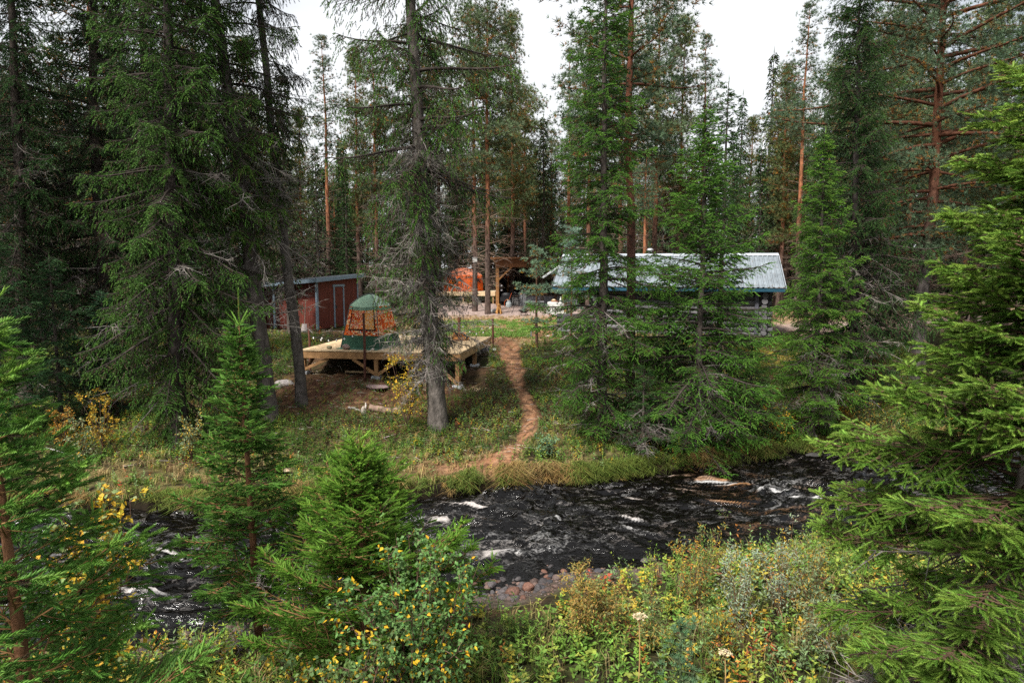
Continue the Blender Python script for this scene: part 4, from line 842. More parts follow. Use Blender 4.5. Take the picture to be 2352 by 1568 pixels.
# table with white cloth
tp = at(1283, 712, 40); tz = gz(tp.x, tp.y); t = thing("table", "small table standing on the gravel under the white cloth", "table", (tp.x, tp.y, tz), ca)
g = G(); box(g, -.55, .45, -.35, .35, .78, .82, (.3, .2, .12)); obj("table_top", g, M['wood'], t)
for lx, ly in ((-.48, -.3), (.38, -.3), (-.48, .3), (.38, .3)):
    g = G(); box(g, lx - .03, lx + .03, ly - .03, ly + .03, 0, .78, (.25, .15, .09)); obj("leg", g, M['wood'], t)
g = G(); n_ = 90; s_ = np.linspace(0, 1, n_, endpoint=False); per = np.stack([np.interp(s_, [0, .3, .5, .8, 1], [-.57, .47, .47, -.57, -.57]), np.interp(s_, [0, .3, .5, .8, 1], [-.37, -.37, .37, .37, -.37])], -1)
rows = []
for k, z in enumerate([.83, .82, .7, .5, .3, .14]):
    f = 1 + (.02 + .05 * k * .6) * .5; wv = .014 * k * np.sin(s_ * 6.283 * 14 + k * .3); rows.append(np.stack([(per[:, 0] + .05) * (f + wv) - .05, per[:, 1] * (f + wv * 1.3), z + .012 * k * np.sin(s_ * 40)], -1))
V = np.concatenate(rows + [GR([[-.05, 0, .832]])]); j = np.arange(n_); j2 = (j + 1) % n_; o_ = g.n
g.add(V, np.concatenate([np.stack([r * n_ + j, r * n_ + j2, (r + 1) * n_ + j2, (r + 1) * n_ + j], -1) for r in range(5)]), (.66, .66, .64)); g.order.append((np.stack([np.full(n_, len(V) - 1), j2, j], -1) + o_, 0))
tc_ = obj("tablecloth", g, M['cloth'], loc=(tp.x, tp.y, tz), smooth=True); tc_.rotation_euler = (0, 0, ca); tag(tc_, "creased white cloth draped to the ground over the small table", "tablecloth")
def onT(x, y): c_, s_ = math.cos(ca), math.sin(ca); return (tp.x + x * c_ - y * s_, tp.y + x * s_ + y * c_, tz + .835)
for nm, x, y, pr, c, lb in [("bread_basket", -.28, -.1, [(0, 0), (.13, 0), (.17, .09), (.15, .09), (.1, .02), (0, .02)], (.42, .2, .1), "woven basket on the white tablecloth"), ("bread_loaf", -.27, -.1, [(0, .03), (.1, .03), (.12, .09), (.07, .15), (0, .16)], (.6, .42, .25), "pale bread in the woven basket"),
                         ("carafe", .12, 0, [(0, 0), (.06, 0), (.07, .12), (.03, .2), (.035, .28), (0, .28)], (.6, .6, .56), "pale carafe standing in the middle of the cloth"), ("plate", -.02, -.2, [(0, 0), (.08, 0), (.13, .025), (.12, .03), (0, .01)], (.5, .16, .1), "reddish plate before the carafe"), ("vase", .32, -.05, [(0, 0), (.06, 0), (.08, .08), (.04, .16), (.05, .18), (0, .1)], (.35, .2, .12), "vase with yellow-green twigs on the table")]:
    g = G(); lathe(g, pr, 12, c)
    if nm == "vase":
        r2 = np.random.default_rng(5); emit(g, T_LEAF, GR([[0, 0, .15]]) + r2.normal(0, .09, (60, 3)) + [0, 0, .12], r2.normal(size=(60, 3)), r2.normal(size=(60, 3)), .07, .05, vary((.28, .28, .05), 60, r2))
    tag(obj(nm, g, M['plain'], loc=onT(x, y), smooth=False), lb, {"bread_basket": "basket", "bread_loaf": "bread"}.get(nm, nm))
# planter, buckets
pp = on(1252, 772, 0); t = thing("planter_box", "wooden pallet-collar raised bed with green seedlings by the cabin corner", "planter", (pp.x - .05, pp.y + .0, -.02), ca)
WD = (.3, .17, .09)
for x0, x1, y0, y1 in ((-.48, .48, -.4, -.37), (-.48, .48, .37, .4), (-.48, -.45, -.37, .37), (.45, .48, -.37, .37)):
    g = G(); box(g, x0, x1, y0, y1, 0, .3, vc(WD, .12)); obj("side_board", g, M['wood'], t)
g = G(); box(g, -.45, .45, -.37, .37, 0, .22, (.04, .03, .02)); obj("soil", g, M['ground'], t)
g = G()
for x, y in ((-.48, -.4), (.45, -.4), (-.48, .37), (.45, .37)): box(g, x - .012, x + .042, y - .012, y + .042, .04, .26, (.25, .26, .27))
obj("corner_bracket", g, M['metal'], t)
g = G(); r2 = np.random.default_rng(8); P = np.stack([r2.uniform(-.42, .42, 260), r2.uniform(-.34, .34, 260), r2.uniform(.22, .3, 260)], -1); emit(g, T_LEAF, P, r2.normal(size=(260, 3)) + [0, 0, .5], (0, 0, 1.), .07, .07, vary((.2, .33, .06), 260, r2)); obj("seedlings", g, M['leaf'], t)
pb = on(1298, 776, 0); t = thing("bucket", "grey zinc bucket on the grass under the cabin's log ends", "bucket", (pb.x, pb.y, -.02))
g = G(); lathe(g, [(0, .01), (.13, 0), (.17, .33), (.175, .33), (.165, .33), (.13, .03), (0, .03)], 18, (.4, .43, .45)); obj("pail", g, M['metal'], t, smooth=True)
g = G(); a = np.linspace(0, math.pi, 14); tube(g, np.stack([.17 * np.cos(a), .06 + 0 * a, .32 - .08 * np.sin(a)], -1), .006, 4, (.3, .3, .3), cap=False); obj("handle", g, M['metal'], t)
pb = on(1257, 777, 0); g = G(); lathe(g, [(0, 0), (.06, 0), (.09, .14), (.1, .15), (.08, .15), (.05, .02), (0, .02)], 14, (.75, .66, .6)); tag(obj("flower_pot", g, M['plain'], loc=(pb.x, pb.y - .12, -.02), smooth=True), "small empty white pot standing before the raised bed", "pot")

# --- red shed --------------------------------------------------------
RD = (.13, .03, .02); BL = (.2, .27, .33)
xa = Vector((.37, .93)).normalized(); rza = math.atan2(xa.y, xa.x)     # local x runs along the door wall
shd = frame("red_shed", "dark red board shed with blue-grey trim and a slanting metal roof", "shed", -9.06, 31.7, rza, 0)
wx, dy_ = 3.3, 3.2        # local: +x door wall, +y leftwards along the second wall
def rh(x, y): return 2.34 + x * .05 - y * .075
g = G()
boards(g, 0, .05, 1.28, .13, lambda gg, a, b, c: hexa(gg, [(a, 0, .05), (b, 0, .05), (b, .03, .05), (a, .03, .05), (a, 0, rh(a, 0)), (b, 0, rh(b, 0)), (b, .03, rh(b, 0)), (a, .03, rh(a, 0))], c), RD, .008, .15)
boards(g, 0, 2.1, wx, .13, lambda gg, a, b, c: hexa(gg, [(a, 0, .05), (b, 0, .05), (b, .03, .05), (a, .03, .05), (a, 0, rh(a, 0)), (b, 0, rh(b, 0)), (b, .03, rh(b, 0)), (a, .03, rh(a, 0))], c), RD, .008, .15)
box(g, 1.28, 2.1, .002, .03, 2.02, 2.4, RD)
boards(g, 0, .05, dy_, .13, lambda gg, a, b, c: hexa(gg, [(.25, a, .0), (.28, a, .0), (.28, b, .0), (.25, b, .0), (.25, a, rh(0, a)), (.28, a, rh(0, a)), (.28, b, rh(0, b)), (.25, b, rh(0, b))], c), tuple(GR(RD) * 1.0), .008, .15)
box(g, .02, wx, dy_ - .03, dy_, 0, 2.2, RD); box(g, wx - .03, wx, .03, dy_, 0, 2.3, RD); obj("wall", g, M['paint'], shd)
g = G(); boards(g, 0, 1.36, 2.02, .11, lambda gg, a, b, c: box(gg, a, b, -.012, .02, .06, 1.98, c), tuple(GR(RD) * 1.05), .006, .1); dr = obj("door", g, M['paint'], shd)
g = G(); box(g, 1.42, 1.45, -.06, -.012, .95, 1.1, (.05, .05, .05)); obj("handle", g, M['plain'], dr)
g = G(); box(g, 1.27, 1.36, -.03, .0, .03, 2.0, BL); box(g, 2.02, 2.11, -.03, .0, .03, 2.0, BL); box(g, 1.22, 2.16, -.035, .0, 2.0, 2.1, tuple(GR(BL) * 1.1)); obj("door_frame", g, M['paint'], shd)
for x, y, w1, w2 in ((0, -.02, .1, .1), (.0, 1.35, .09, .11), (0, 2.45, .09, .11), (0, 3.15, .09, .11), (wx - .08, -.025, .09, .05)):
    g = G(); box(g, x, x + w1, y, y + w2, .0, rh(x, y) - .02, vc(BL, .1)); obj("corner_post", g, M['paint'], shd)
zr = lambda x, y: rh(x, y) + .07
g = G(); corr(g, (-.3, dy_ + .35, zr(-.3, dy_ + .35)), (-.3, -.25, zr(-.3, -.25)), (wx + .3, dy_ + .35, zr(wx + .3, dy_ + .35)), (wx + .3, -.25, zr(wx + .3, -.25)), .16, .03, (.12, .13, .15), (0, 0, 1)); obj("roof", g, M['metal'], shd)
def slb(g, a, b, h, th, c):
    (x0, y0), (x1, y1) = a, b; n_ = Vector((y0 - y1, x1 - x0)).normalized() * th
    hexa(g, [(x0, y0, zr(x0, y0) - h), (x1, y1, zr(x1, y1) - h), (x1 + n_.x, y1 + n_.y, zr(x1, y1) - h), (x0 + n_.x, y0 + n_.y, zr(x0, y0) - h), (x0, y0, zr(x0, y0) + .0), (x1, y1, zr(x1, y1) + .0), (x1 + n_.x, y1 + n_.y, zr(x1, y1)), (x0 + n_.x, y0 + n_.y, zr(x0, y0))], c)
g = G(); slb(g, (-.33, -.28), (wx + .33, -.28), .17, .025, BL); obj("fascia", g, M['paint'], shd)
g = G(); slb(g, (-.33, dy_ + .35), (-.33, -.25), .17, .025, tuple(GR(BL) * .8)); obj("fascia", g, M['paint'], shd)
# shovel
def hx(x, y, z=0):
    return (-9.06 + x * math.cos(rza) - y * math.sin(rza), 31.7 + x * math.sin(rza) + y * math.cos(rza), z)
t = thing("shovel", "shovel with a pale wooden shaft and scoop blade leaning on the red shed", "shovel", hx(-.35, .42, -.02))
g = G(); bar(g, (0, -.12, .3), (0.02, .12, 1.42), .035, .035, (.3, .22, .17)); bar(g, (-.09, .12, 1.43), (.13, .12, 1.43), .03, .03, (.35, .26, .2)); obj("shaft", g, M['wood'], t)
g = G(); X, Z = np.meshgrid(np.linspace(-1, 1, 7), np.linspace(0, 1, 7)); wd = .15 * np.sqrt(np.clip(1 - (1 - Z) ** 4 * .5, 0, 1)) * (1 - .25 * Z); V = np.stack([X * wd, -.22 + Z * .1 - .05 * (1 - X ** 2), Z * .36 + .0], -1).reshape(-1, 3)
V2 = V + GR([0, .012, 0]); i = np.arange(6)[:, None] * 7; j = np.arange(6)[None]; F_ = np.stack([i + j, i + j + 1, i + 8 + j, i + 7 + j], -1).reshape(-1, 4); g.add(V, F_, (.42, .36, .34)); g.add(V2, F_[:, ::-1], (.42, .36, .34)); obj("blade", g, M['paint'], t, smooth=True)

# --- deck --------------------------------------------------------------
da = -R(9); DX, DY, DZ, DL, DW = -6.7, 21.3, .34, 5.2, 5.0
dk = frame("timber_deck", "new pale timber deck raised on braced posts on the slope", "deck", DX, DY, da, 0)
def inD(x, y, z=DZ): c_, s_ = math.cos(da), math.sin(da); return Vector((DX + x * c_ - y * s_, DY + x * s_ + y * c_, z))
g = G(); boards(g, 0, 0, DL, .125, lambda gg, a, b, c: box(gg, a, b, -.02, DW, DZ - .03, DZ, c), (.5, .37, .22), .008, .13); obj("decking", g, M['wood'], dk)
PW_ = (.34, .19, .085)
for a_ in ((0.0, DL, 0, .04), (0, DL, DW - .06, DW - .02)):
    g = G(); box(g, a_[0], a_[1], a_[2], a_[3], DZ - .25, DZ - .032, vc(PW_, .1)); obj("rim_joist", g, M['wood'], dk)
for x in (.0, DL - .04):
    g = G(); box(g, x, x + .04, .045, DW - .065, DZ - .25, DZ - .034, vc((.42, .27, .13), .05)); obj("rim_joist", g, M['wood'], dk)
for k in range(1, 9):
    x = k * DL / 9; g = G(); box(g, x - .022, x + .022, .05, DW - .07, DZ - .24, DZ - .035, vc(PW_, .1)); obj("joist", g, M['wood'], dk)
g = G()
for x, y in [(.1, .12), (2.5, .12), (DL - .12, .12), (.1, 2.6), (DL - .12, 2.6), (2.5, 2.6), (.1, DW - .2), (DL - .14, DW - .25)]:
    P = inD(x, y); zg = gz(P.x, P.y) - .05
    g = G(); box(g, x - .06, x + .06, y - .06, y + .06, zg + .12, DZ - .26, vc(PW_, .1)); obj("post", g, M['wood'], dk)
    g = G(); box(g, x - .14, x + .14, y - .14, y + .14, zg - .1, zg + .115, (.42, .43, .44)); obj("footing", g, M['stone'], dk)
for (a, b_) in [((.12, .08), (.95, .08)), ((.12, .2), (.12, .95)), ((2.45, .08), (1.75, .08)), ((2.55, .08), (3.25, .08)), ((DL - .15, .08), (DL - .95, .08)), ((DL - .1, .2), (DL - .1, .95))]:
    g = G(); P = inD(*a); bar(g, (a[0], a[1], gz(P.x, P.y) + .12), (b_[0], b_[1], DZ - .26), .05, .09, vc(PW_, .1)); obj("brace", g, M['wood'], dk)
g = G(); box(g, 1.3, 2.45, .5, .55, -.42, -.37, (.35, .25, .14)); obj("cross_brace", g, M['wood'], dk)

# --- green and orange tent ------------------------------------------------
def hexpat(name, c0, c1, c2, sc, kcut):
    """orange fabric scattered with pale hexagon-like cells"""
    m, nt, N = nodes(name); L = nt.links.new; out = N('ShaderNodeOutputMaterial'); p = N('ShaderNodeBsdfPrincipled'); p.inputs['Roughness'].default_value = .7
    tc = N('ShaderNodeTexCoord'); mp = N('ShaderNodeMapping'); mp.inputs['Scale'].default_value = (1, 1, 1); L(tc.outputs['Object'], mp.inputs[0])
    vo = N('ShaderNodeTexVoronoi'); vo.inputs['Scale'].default_value = sc; vo.inputs['Randomness'].default_value = .35; L(mp.outputs[0], vo.inputs['Vector'])
    big = N('ShaderNodeTexNoise'); big.inputs['Scale'].default_value = 3.2; big.inputs['Detail'].default_value = 2; L(mp.outputs[0], big.inputs['Vector'])
    sc_ = N('ShaderNodeSeparateColor'); L(vo.outputs['Color'], sc_.inputs[0]); ad = N('ShaderNodeMath', operation='ADD'); L(sc_.outputs[0], ad.inputs[0]); L(big.outputs['Fac'], ad.inputs[1])
    r1 = N('ShaderNodeMath', operation='GREATER_THAN'); r1.inputs[1].default_value = kcut; L(ad.outputs[0], r1.inputs[0])
    r2 = N('ShaderNodeMapRange'); r2.inputs['From Min'].default_value = .2; r2.inputs['From Max'].default_value = .9; L(sc_.outputs[1], r2.inputs['Value'])
    a = N('ShaderNodeMix', data_type='RGBA'); a.inputs[6].default_value = (*c0, 1); a.inputs[7].default_value = (*c1, 1); L(r2.outputs[0], a.inputs[0])
    b = N('ShaderNodeMix', data_type='RGBA'); b.inputs[7].default_value = (*c2, 1); L(r1.outputs[0], b.inputs[0]); L(a.outputs[2], b.inputs[6]); L(b.outputs[2], p.inputs['Base Color'])
    t = N('ShaderNodeBsdfTranslucent'); L(b.outputs[2], t.inputs[0]); ms = N('ShaderNodeMixShader'); ms.inputs[0].default_value = .4; L(p.outputs[0], ms.inputs[1]); L(t.outputs[0], ms.inputs[2]); L(ms.outputs[0], out.inputs[0]); return m
M['orange_pattern'] = hexpat('orange_pattern', (.6, .05, .008), (1, .24, .02), (1, .66, .36), 17, 1.1)
M['orange_inner'] = hexpat('orange_inner', (1, .5, .1), (1, .6, .16), (1, .8, .45), 15, 1.2)
m, nt, N = nodes("clear_vinyl"); L = nt.links.new; out = N('ShaderNodeOutputMaterial'); gl_ = N('ShaderNodeBsdfGlossy'); gl_.inputs['Roughness'].default_value = .12; tr = N('ShaderNodeBsdfTransparent'); tr.inputs[0].default_value = (.8, .78, .75, 1)
nz = N('ShaderNodeTexNoise'); nz.inputs['Scale'].default_value = 5; nz.inputs['Detail'].default_value = 3; bp = N('ShaderNodeBump'); bp.inputs['Strength'].default_value = .8; bp.inputs['Distance'].default_value = .1; L(nz.outputs['Fac'], bp.inputs['Height']); L(bp.outputs[0], gl_.inputs['Normal'])
ms = N('ShaderNodeMixShader'); ms.inputs[0].default_value = .09; L(tr.outputs[0], ms.inputs[1]); L(gl_.outputs[0], ms.inputs[2]); L(ms.outputs[0], out.inputs[0]); M['vinyl'] = m
ta = -R(18); c0 = inD(1.12, .62); tent = thing("green_tent", "square green and orange patterned tent on the timber deck, clear window in front", "tent", (c0.x, c0.y, DZ), ta)
B_ = 1.42; T_ = .94; ZB, ZE, ZA = .0, 1.36, 1.72; o_ = (B_ - T_) / 2
def tp3(f, w_, z):
    """point on face f (0 front,1 right,2 back,3 left), w_ 0..1 across, z height"""
    k = z / ZE; hw = B_ / 2 - o_ * k; cx = B_ / 2; q = -hw + 2 * hw * w_; sag = .035 * math.sin(math.pi * w_) * math.sin(math.pi * min(1, k))
    x, y = [(q, -hw + sag), (hw - sag, q), (-q, hw - sag), (-hw + sag, -q)][f]; return (x + cx, y + cx, z)
def panel(g, f, w0, w1, z0, z1, c, n=12, m_=8, wr=.01, out_=0.0):
    V = []
    for a in range(m_ + 1):
        for b_ in range(n + 1):
            ww = w0 + (w1 - w0) * b_ / n; z = z0 + (z1 - z0) * a / m_; p = GR(tp3(f, ww, z)); nn = GR([(0, -1, 0), (1, 0, 0), (0, 1, 0), (-1, 0, 0)][f], float)
            V.append(p + nn * (out_ + wr * (vn(ww * 9 + z * 5, z * 7 - ww * 4, f) - .5) * 2))
    i = np.arange(m_)[:, None] * (n + 1); j = np.arange(n)[None]; g.add(V, np.stack([i + j, i + j + 1, i + n + 2 + j, i + n + 1 + j], -1).reshape(-1, 4), c)
GN = (.055, .13, .085)
g = G()
for f in range(4): panel(g, f, 0, 1, 0, .42, GN, wr=.02, n=24, m_=10)
sk = obj("skirt", g, M['cloth'], tent, smooth=True)
g = G(); panel(g, 0, -.03, 1.0, -.005, .02, (.1, .2, .14), m_=1, out_=.1); V = [(-.08, -.2, .004), (B_, -.22, .004), (B_, 0, .03), (0, 0, .03)]; g.add(V, [(0, 1, 2, 3)], (.1, .2, .14)); obj("ground_flap", g, M['cloth'], tent)
g = G(); panel(g, 0, 0, 1, .42, .6, (.5,) * 3); panel(g, 0, 0, .13, .6, 1.33, (.5,) * 3, n=3); panel(g, 0, .9, 1, .6, 1.33, (.5,) * 3, n=3); panel(g, 1, 0, 1, .42, 1.34, (.5,) * 3, n=18, wr=.025); panel(g, 3, 0, 1, .42, 1.34, (.5,) * 3); obj("patterned_wall", g, M['orange_pattern'], tent, smooth=True)
g = G(); panel(g, 2, 0, 1, .42, 1.34, (.5,) * 3, wr=.03); obj("inner_wall", g, M['orange_inner'], tent, smooth=True)
g = G(); bz = dict(out_=.012, wr=.01)
for a_, b_, z0_, z1_ in ((.11, .14, .58, 1.3), (.89, .92, .58, 1.3), (.11, .92, .575, .62)): panel(g, 0, a_, b_, z0_, z1_, (.03, .02, .02), **bz)
obj('window_binding', g, M['cloth'], tent)
g = G(); panel(g, 2, .6, .66, .43, 1.33, (.03, .02, .02), out_=-.03); panel(g, 2, .28, .34, .43, 1.33, (.05, .02, .02), out_=-.03); obj("inner_seam", g, M['cloth'], tent)
g = G(); panel(g, 0, .13, .9, .6, 1.3, (.5,) * 3, wr=.03, n=20); obj("window", g, M['vinyl'], tent, smooth=True)
g = G()
for f in range(4):                                             # roof panes with a scalloped valance and a curved ridge
    V = []; n_ = 12
    for a in range(9):
        k = a / 8
        for b_ in range(n_ + 1):
            w_ = b_ / n_; p = GR(tp3(f, w_, ZE)); apx = GR([B_ / 2, B_ / 2, ZA]); q = p * (1 - k) + apx * k; q[2] = ZE + (ZA - ZE) * math.sin(k * math.pi / 2) ** .9 - .05 * math.sin(math.pi * w_) * (1 - k) - .02 * math.sin(k * 3.1); V.append(q)
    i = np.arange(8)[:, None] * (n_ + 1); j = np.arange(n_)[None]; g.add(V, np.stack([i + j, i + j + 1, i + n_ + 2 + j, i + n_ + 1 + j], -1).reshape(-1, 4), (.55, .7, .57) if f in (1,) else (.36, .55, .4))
    W2 = []
    for b_ in range(n_ + 1):
        w_ = b_ / n_; p = GR(tp3(f, w_, ZE)); p[2] -= .05 * math.sin(math.pi * w_); W2.append(p)
    for b_ in range(n_ + 1):
        w_ = b_ / n_; p = GR(tp3(f, w_, ZE - .1)); p[2] -= .045 * math.sin(math.pi * w_) + .01; W2.append(p + GR([(0, -.02, 0), (.02, 0, 0), (0, .02, 0), (-.02, 0, 0)][f]))
    j = np.arange(n_); g.add(W2, np.stack([j, j + 1, j + n_ + 2, j + n_ + 1], -1), (.2, .33, .24))
obj("roof", g, M['cloth'], tent, smooth=True)
for f in range(4):
    g = G(); P = [tp3(f, 1, z) for z in (0, .4, .9, 1.3)] + [tuple(GR(tp3(f, 1, ZE)) * (1 - k) + GR([B_ / 2, B_ / 2, 0]) * k + GR([0, 0, 1]) * (k * ZE - ZE * k) + GR([0, 0, (ZE * (1 - k) + 0) - ZE * (1 - k) + ZE * k + (ZA - ZE) * math.sin(k * math.pi / 2) ** .9 + .01])) for k in np.linspace(0.02, 1, 8)]
    tube(g, GR(P), .013, 6, (.09, .1, .1)); obj("pole", g, M['plain'], tent, smooth=True)
for k, (x, y, r_, lb, c) in enumerate([(.86, .38, .1, "mossy greenish stone holding down the tent flap", (.2, .18, .1)), (1.45, .3, .155, "largest brown stone on the tent flap", (.2, .14, .12)), (2.35, .22, .06, "small white stone at the front of the tent flap", (.55, .52, .48))]):
    P = inD(x, y); g = G(); blob(g, (0, 0, r_ * .55), r_, r_ * .8, r_ * .62, 900 + k, c); tag(obj("rock", g, M['stone'], loc=(P.x, P.y, DZ), smooth=True), lb, "rock")
# deck poles and string lights
RP = (.12, .05, .035); poles = {}
for key, x, y, zt, zb, lb in [('a', -.1, .95, 1.1, -.6, "dark rust-brown pole at the deck corner by the slim spruce trunk"), ('b', 2.2, -.1, 1.52, -.5, "tall rust-brown pole standing right before the tent"), ('c', DL + .08, DW - .1, 1.03, -.25, "rust-brown pole at the deck corner nearest the lawn"), ('d', 3.95, DW + .1, 1.05, -.2, "thicker orange-brown pole behind the wood pile on the deck")]:
    P = inD(x, y, 0); g = G(); r_ = .055 if key == 'd' else .038; tube(g, [(0, 0, zb), (.01, 0, (zb + zt) / 2), (0, 0, zt)], r_, 8, RP if key != 'd' else (.2, .09, .05), rough=.15); tag(obj("pole", g, M['wood'], loc=(P.x, P.y, 0), smooth=True), lb, "pole", "poles carrying the string lights"); poles[key] = Vector((P.x, P.y, zt))
def string(p, q, sag, n, lb):
    t = thing("string_lights", lb, "string lights", tuple(p), 0, "string lights round the deck"); tt = np.linspace(0, 1, 30)[:, None]; P = (GR(q) - GR(p)) * tt + GR([0, 0, -1]) * sag * 4 * tt * (1 - tt)
    g = G(); tube(g, P, .008, 4, (.02, .02, .02), cap=False); obj("cable", g, M['plain'], t)
    for k in range(n):
        f = (k + .6) / n; c = (GR(q) - GR(p)) * f + GR([0, 0, -1]) * sag * 4 * f * (1 - f); g = G(); lathe(g, [(0, -.07), (.02, -.06), (.026, -.04), (.017, -.012), (.011, 0), (0, .01)], 8, (.85, .85, .82), center=c); obj("bulb", g, M['plain'], t, smooth=True)
hk = Vector(hx(3.2, .0, 1.7)); hk2 = inD(-.1, .95, .72)
string(Vector(poles['a']) + Vector((0, 0, -.4)), Vector(poles['b']) + Vector((0, 0, -.5)), .22, 7, "cable of white bulbs sagging across the front of the tent")
string(Vector(poles['a']) + Vector((0, 0, -.42)), Vector(poles['d']) + Vector((0, 0, -.2)), .3, 8, "cable of white bulbs passing behind the tent")
string(Vector(poles['d']) + Vector((0, 0, -.15)), Vector(poles['c']) + Vector((0, 0, -.2)), .4, 5, "short cable of bulbs between the two poles by the lawn")
string(Vector(poles['c']) + Vector((0, 0, -.15)), Vector(poles['b']) + Vector((0, 0, -.5)), .5, 6, "cable of bulbs hanging along the open side of the deck")
# wood pile, tub on the deck
t = thing("firewood_pile", "small heap of orange split firewood on the deck", "firewood", tuple(inD(4.3, 3.6)), da + .5)
for k, (x, y, z, a) in enumerate([(0, 0, .07, 0), (0, .16, .07, .1), (0, -.16, .07, -.05), (.02, .08, .2, .05), (.03, -.08, .2, -.1), (.3, .0, .08, 1.3)]):
    g = G(); c_, s_ = math.cos(a) * .2, math.sin(a) * .2; tube(g, [(x - c_, y - s_, z), (x + c_, y + s_, z)], .075, 7, vc((.62, .27, .08), .15), rough=.2); obj("log", g, M['wood'], t)
t = thing("fire_ring", "low round metal ring with a pale inside on the deck behind the grey spruce trunk", "fire ring", tuple(inD(3.35, 2.9)))
g = G(); lathe(g, [(.5, 0), (.52, .13), (.54, .14), (.53, .0)], 28, (.12, .12, .13)); obj("ring", g, M['metal'], t, smooth=True)
g = G(); lathe(g, [(0, .06), (.49, .05), (.49, .02), (0, .02)], 28, (.6, .62, .64)); obj("plate", g, M['paint'], t)

# --- orange dome tent on its platform --------------------------------------
oc = at(1072, 668, 51); pz = oc.z; zg = gz(oc.x, oc.y)
t = thing("wooden_platform", "pale low wooden platform under the orange dome tent", "platform", (oc.x, oc.y, 0), -.12)
g = G(); boards(g, 0, -2.1, 2.35, .15, lambda gg, a, b, c: box(gg, a, b, -1.5, 1.6, pz - .04, pz, c), (.62, .5, .34), .01, .1); obj("decking", g, M['wood'], t)
g = G(); box(g, -2.1, 2.35, -1.53, -1.5, pz - .3, pz - .01, (.62, .46, .28)); box(g, 2.352, 2.39, -1.5, 1.6, pz - .3, pz - .01, (.4, .25, .12)); obj("rim_board", g, M['wood'], t)
for x, y in ((-2, -1.4), (2.2, -1.4), (-2, 1.5), (2.2, 1.5), (0, -1.4)):
    g = G(); box(g, x - .06, x + .06, y - .06, y + .06, zg - .6, pz - .3, (.3, .18, .09)); obj("post", g, M['wood'], t)
OR = (.85, .16, .03); ot = thing("orange_tent", "bright orange dome tent with a faded roof and pointed window", "tent", (oc.x - .25, oc.y, pz), -.12)
nseg = 6; a6 = [R(60 * k - 90 + 30) for k in range(nseg)]; Rb, Rt, ZE2, ZA2 = 1.5, 1.42, 1.18, 1.72
g = G(); g2 = G(); g3 = G(); g4 = G()
for k in range(nseg):
    a0, a1 = a6[k], a6[(k + 1) % nseg]; P0, P1 = [GR([math.cos(a) * Rb, math.sin(a) * Rb, 0]) for a in (a0, a1)]; Q0, Q1 = [GR([math.cos(a) * Rt, math.sin(a) * Rt, ZE2]) for a in (a0, a1)]
    mid = (P0 + P1 + Q0 + Q1) / 4 * 1; hub = mid * GR([1.13, 1.13, 1]) + GR([0, 0, .02]); g.add([P0, P1, Q1, Q0, hub], [(0, 1, 4), (1, 2, 4), (2, 3, 4), (3, 0, 4)], vc(OR, .12))
    n_ = 8; V = []
    for a in range(n_ + 1):
        kk = a / n_
        for b_ in range(5): q = (Q0 + (Q1 - Q0) * b_ / 4) * (1 - kk); q[2] = ZE2 + (ZA2 - ZE2) * math.sin(kk * 1.571); V.append(q)
    i = np.arange(n_)[:, None] * 5; j = np.arange(4)[None]; g2.add(V, np.stack([i + j, i + j + 1, i + 6 + j, i + 5 + j], -1).reshape(-1, 4), (.85, .3, .17))
    e = hub * 1.003; nrm2 = nrm((P0 + P1) * GR([1, 1, 0])) * .03; wv = [P0 * .35 + P1 * .65, P0 * .65 + P1 * .35]
    tri = [hub + (x - hub) * .75 + nrm2 for x in ((Q0 + Q1) / 2, Q0 * .5 + P0 * .5, Q1 * .5 + P1 * .5)]
    g3.add([hub + GR([0, 0, .42]) + nrm2 * .2, hub + (P0 * .5 + Q0 * .5 - hub) * .55 + nrm2 + GR([0, 0, .0]), hub + (P1 * .5 + Q1 * .5 - hub) * .55 + nrm2], [(0, 1, 2)], (.02, .02, .025))
    for s_ in (P0 * .5 + Q0 * .5, P1 * .5 + Q1 * .5): bar(g4, hub + GR([0, 0, .44]) + nrm2 * 1.2, hub + (s_ - hub) * .57 + nrm2 * 1.5, .05, .03, (.65, .1, .02))
obj("wall", g, M['cloth'], ot); obj("roof", g2, M['cloth'], ot, smooth=True); obj("window", g3, M['plain'], ot); obj("window_frame", g4, M['cloth'], ot)
g = G(); tube(g, [(-.03, 0, -1.2), (.03, 0, 0.1)], .06, 8, (.1, .08, .07)); box(g, -.14, .14, -.1, .1, .1, .36, (.5, .5, .48)); box(g, -.17, .17, -.13, .13, .361, .4, (.3, .3, .3)); nb_ = at(1108, 588, 46); 
tag(obj("bird_box", g, M['wood'], loc=tuple(at(1091, 606, 42.6))), "white nest box fixed on the trunk before the orange tent", "nest box")

# --- dog ------------------------------------------------------------------
dp = on(1146, 719, gz(-.85, 43.5)); dp.z = gz(dp.x, dp.y); dog = thing("dog", "golden curly-haired dog sitting on the gravel beside the gas bottle", "dog", tuple(dp), R(-90))
def skin(name, pts, edges, rads, mat, parent, lv=2):
    me = bpy.data.meshes.new(name); me.from_pydata(pts, edges, []); o = bpy.data.objects.new(name, me); col.objects.link(o); o.parent = parent
    o.modifiers.new("skin", 'SKIN'); sv = me.skin_vertices[0].data
    for i_, r in enumerate(rads): sv[i_].radius = (r, r) if not isinstance(r, tuple) else r
    sv[0].use_root = True; ss = o.modifiers.new("sub", 'SUBSURF'); ss.levels = ss.render_levels = lv; me.materials.append(mat)
    dg = bpy.context.evaluated_depsgraph_get(); ev = bpy.data.meshes.new_from_object(o.evaluated_get(dg)); o.modifiers.clear(); o.data = ev
    return o
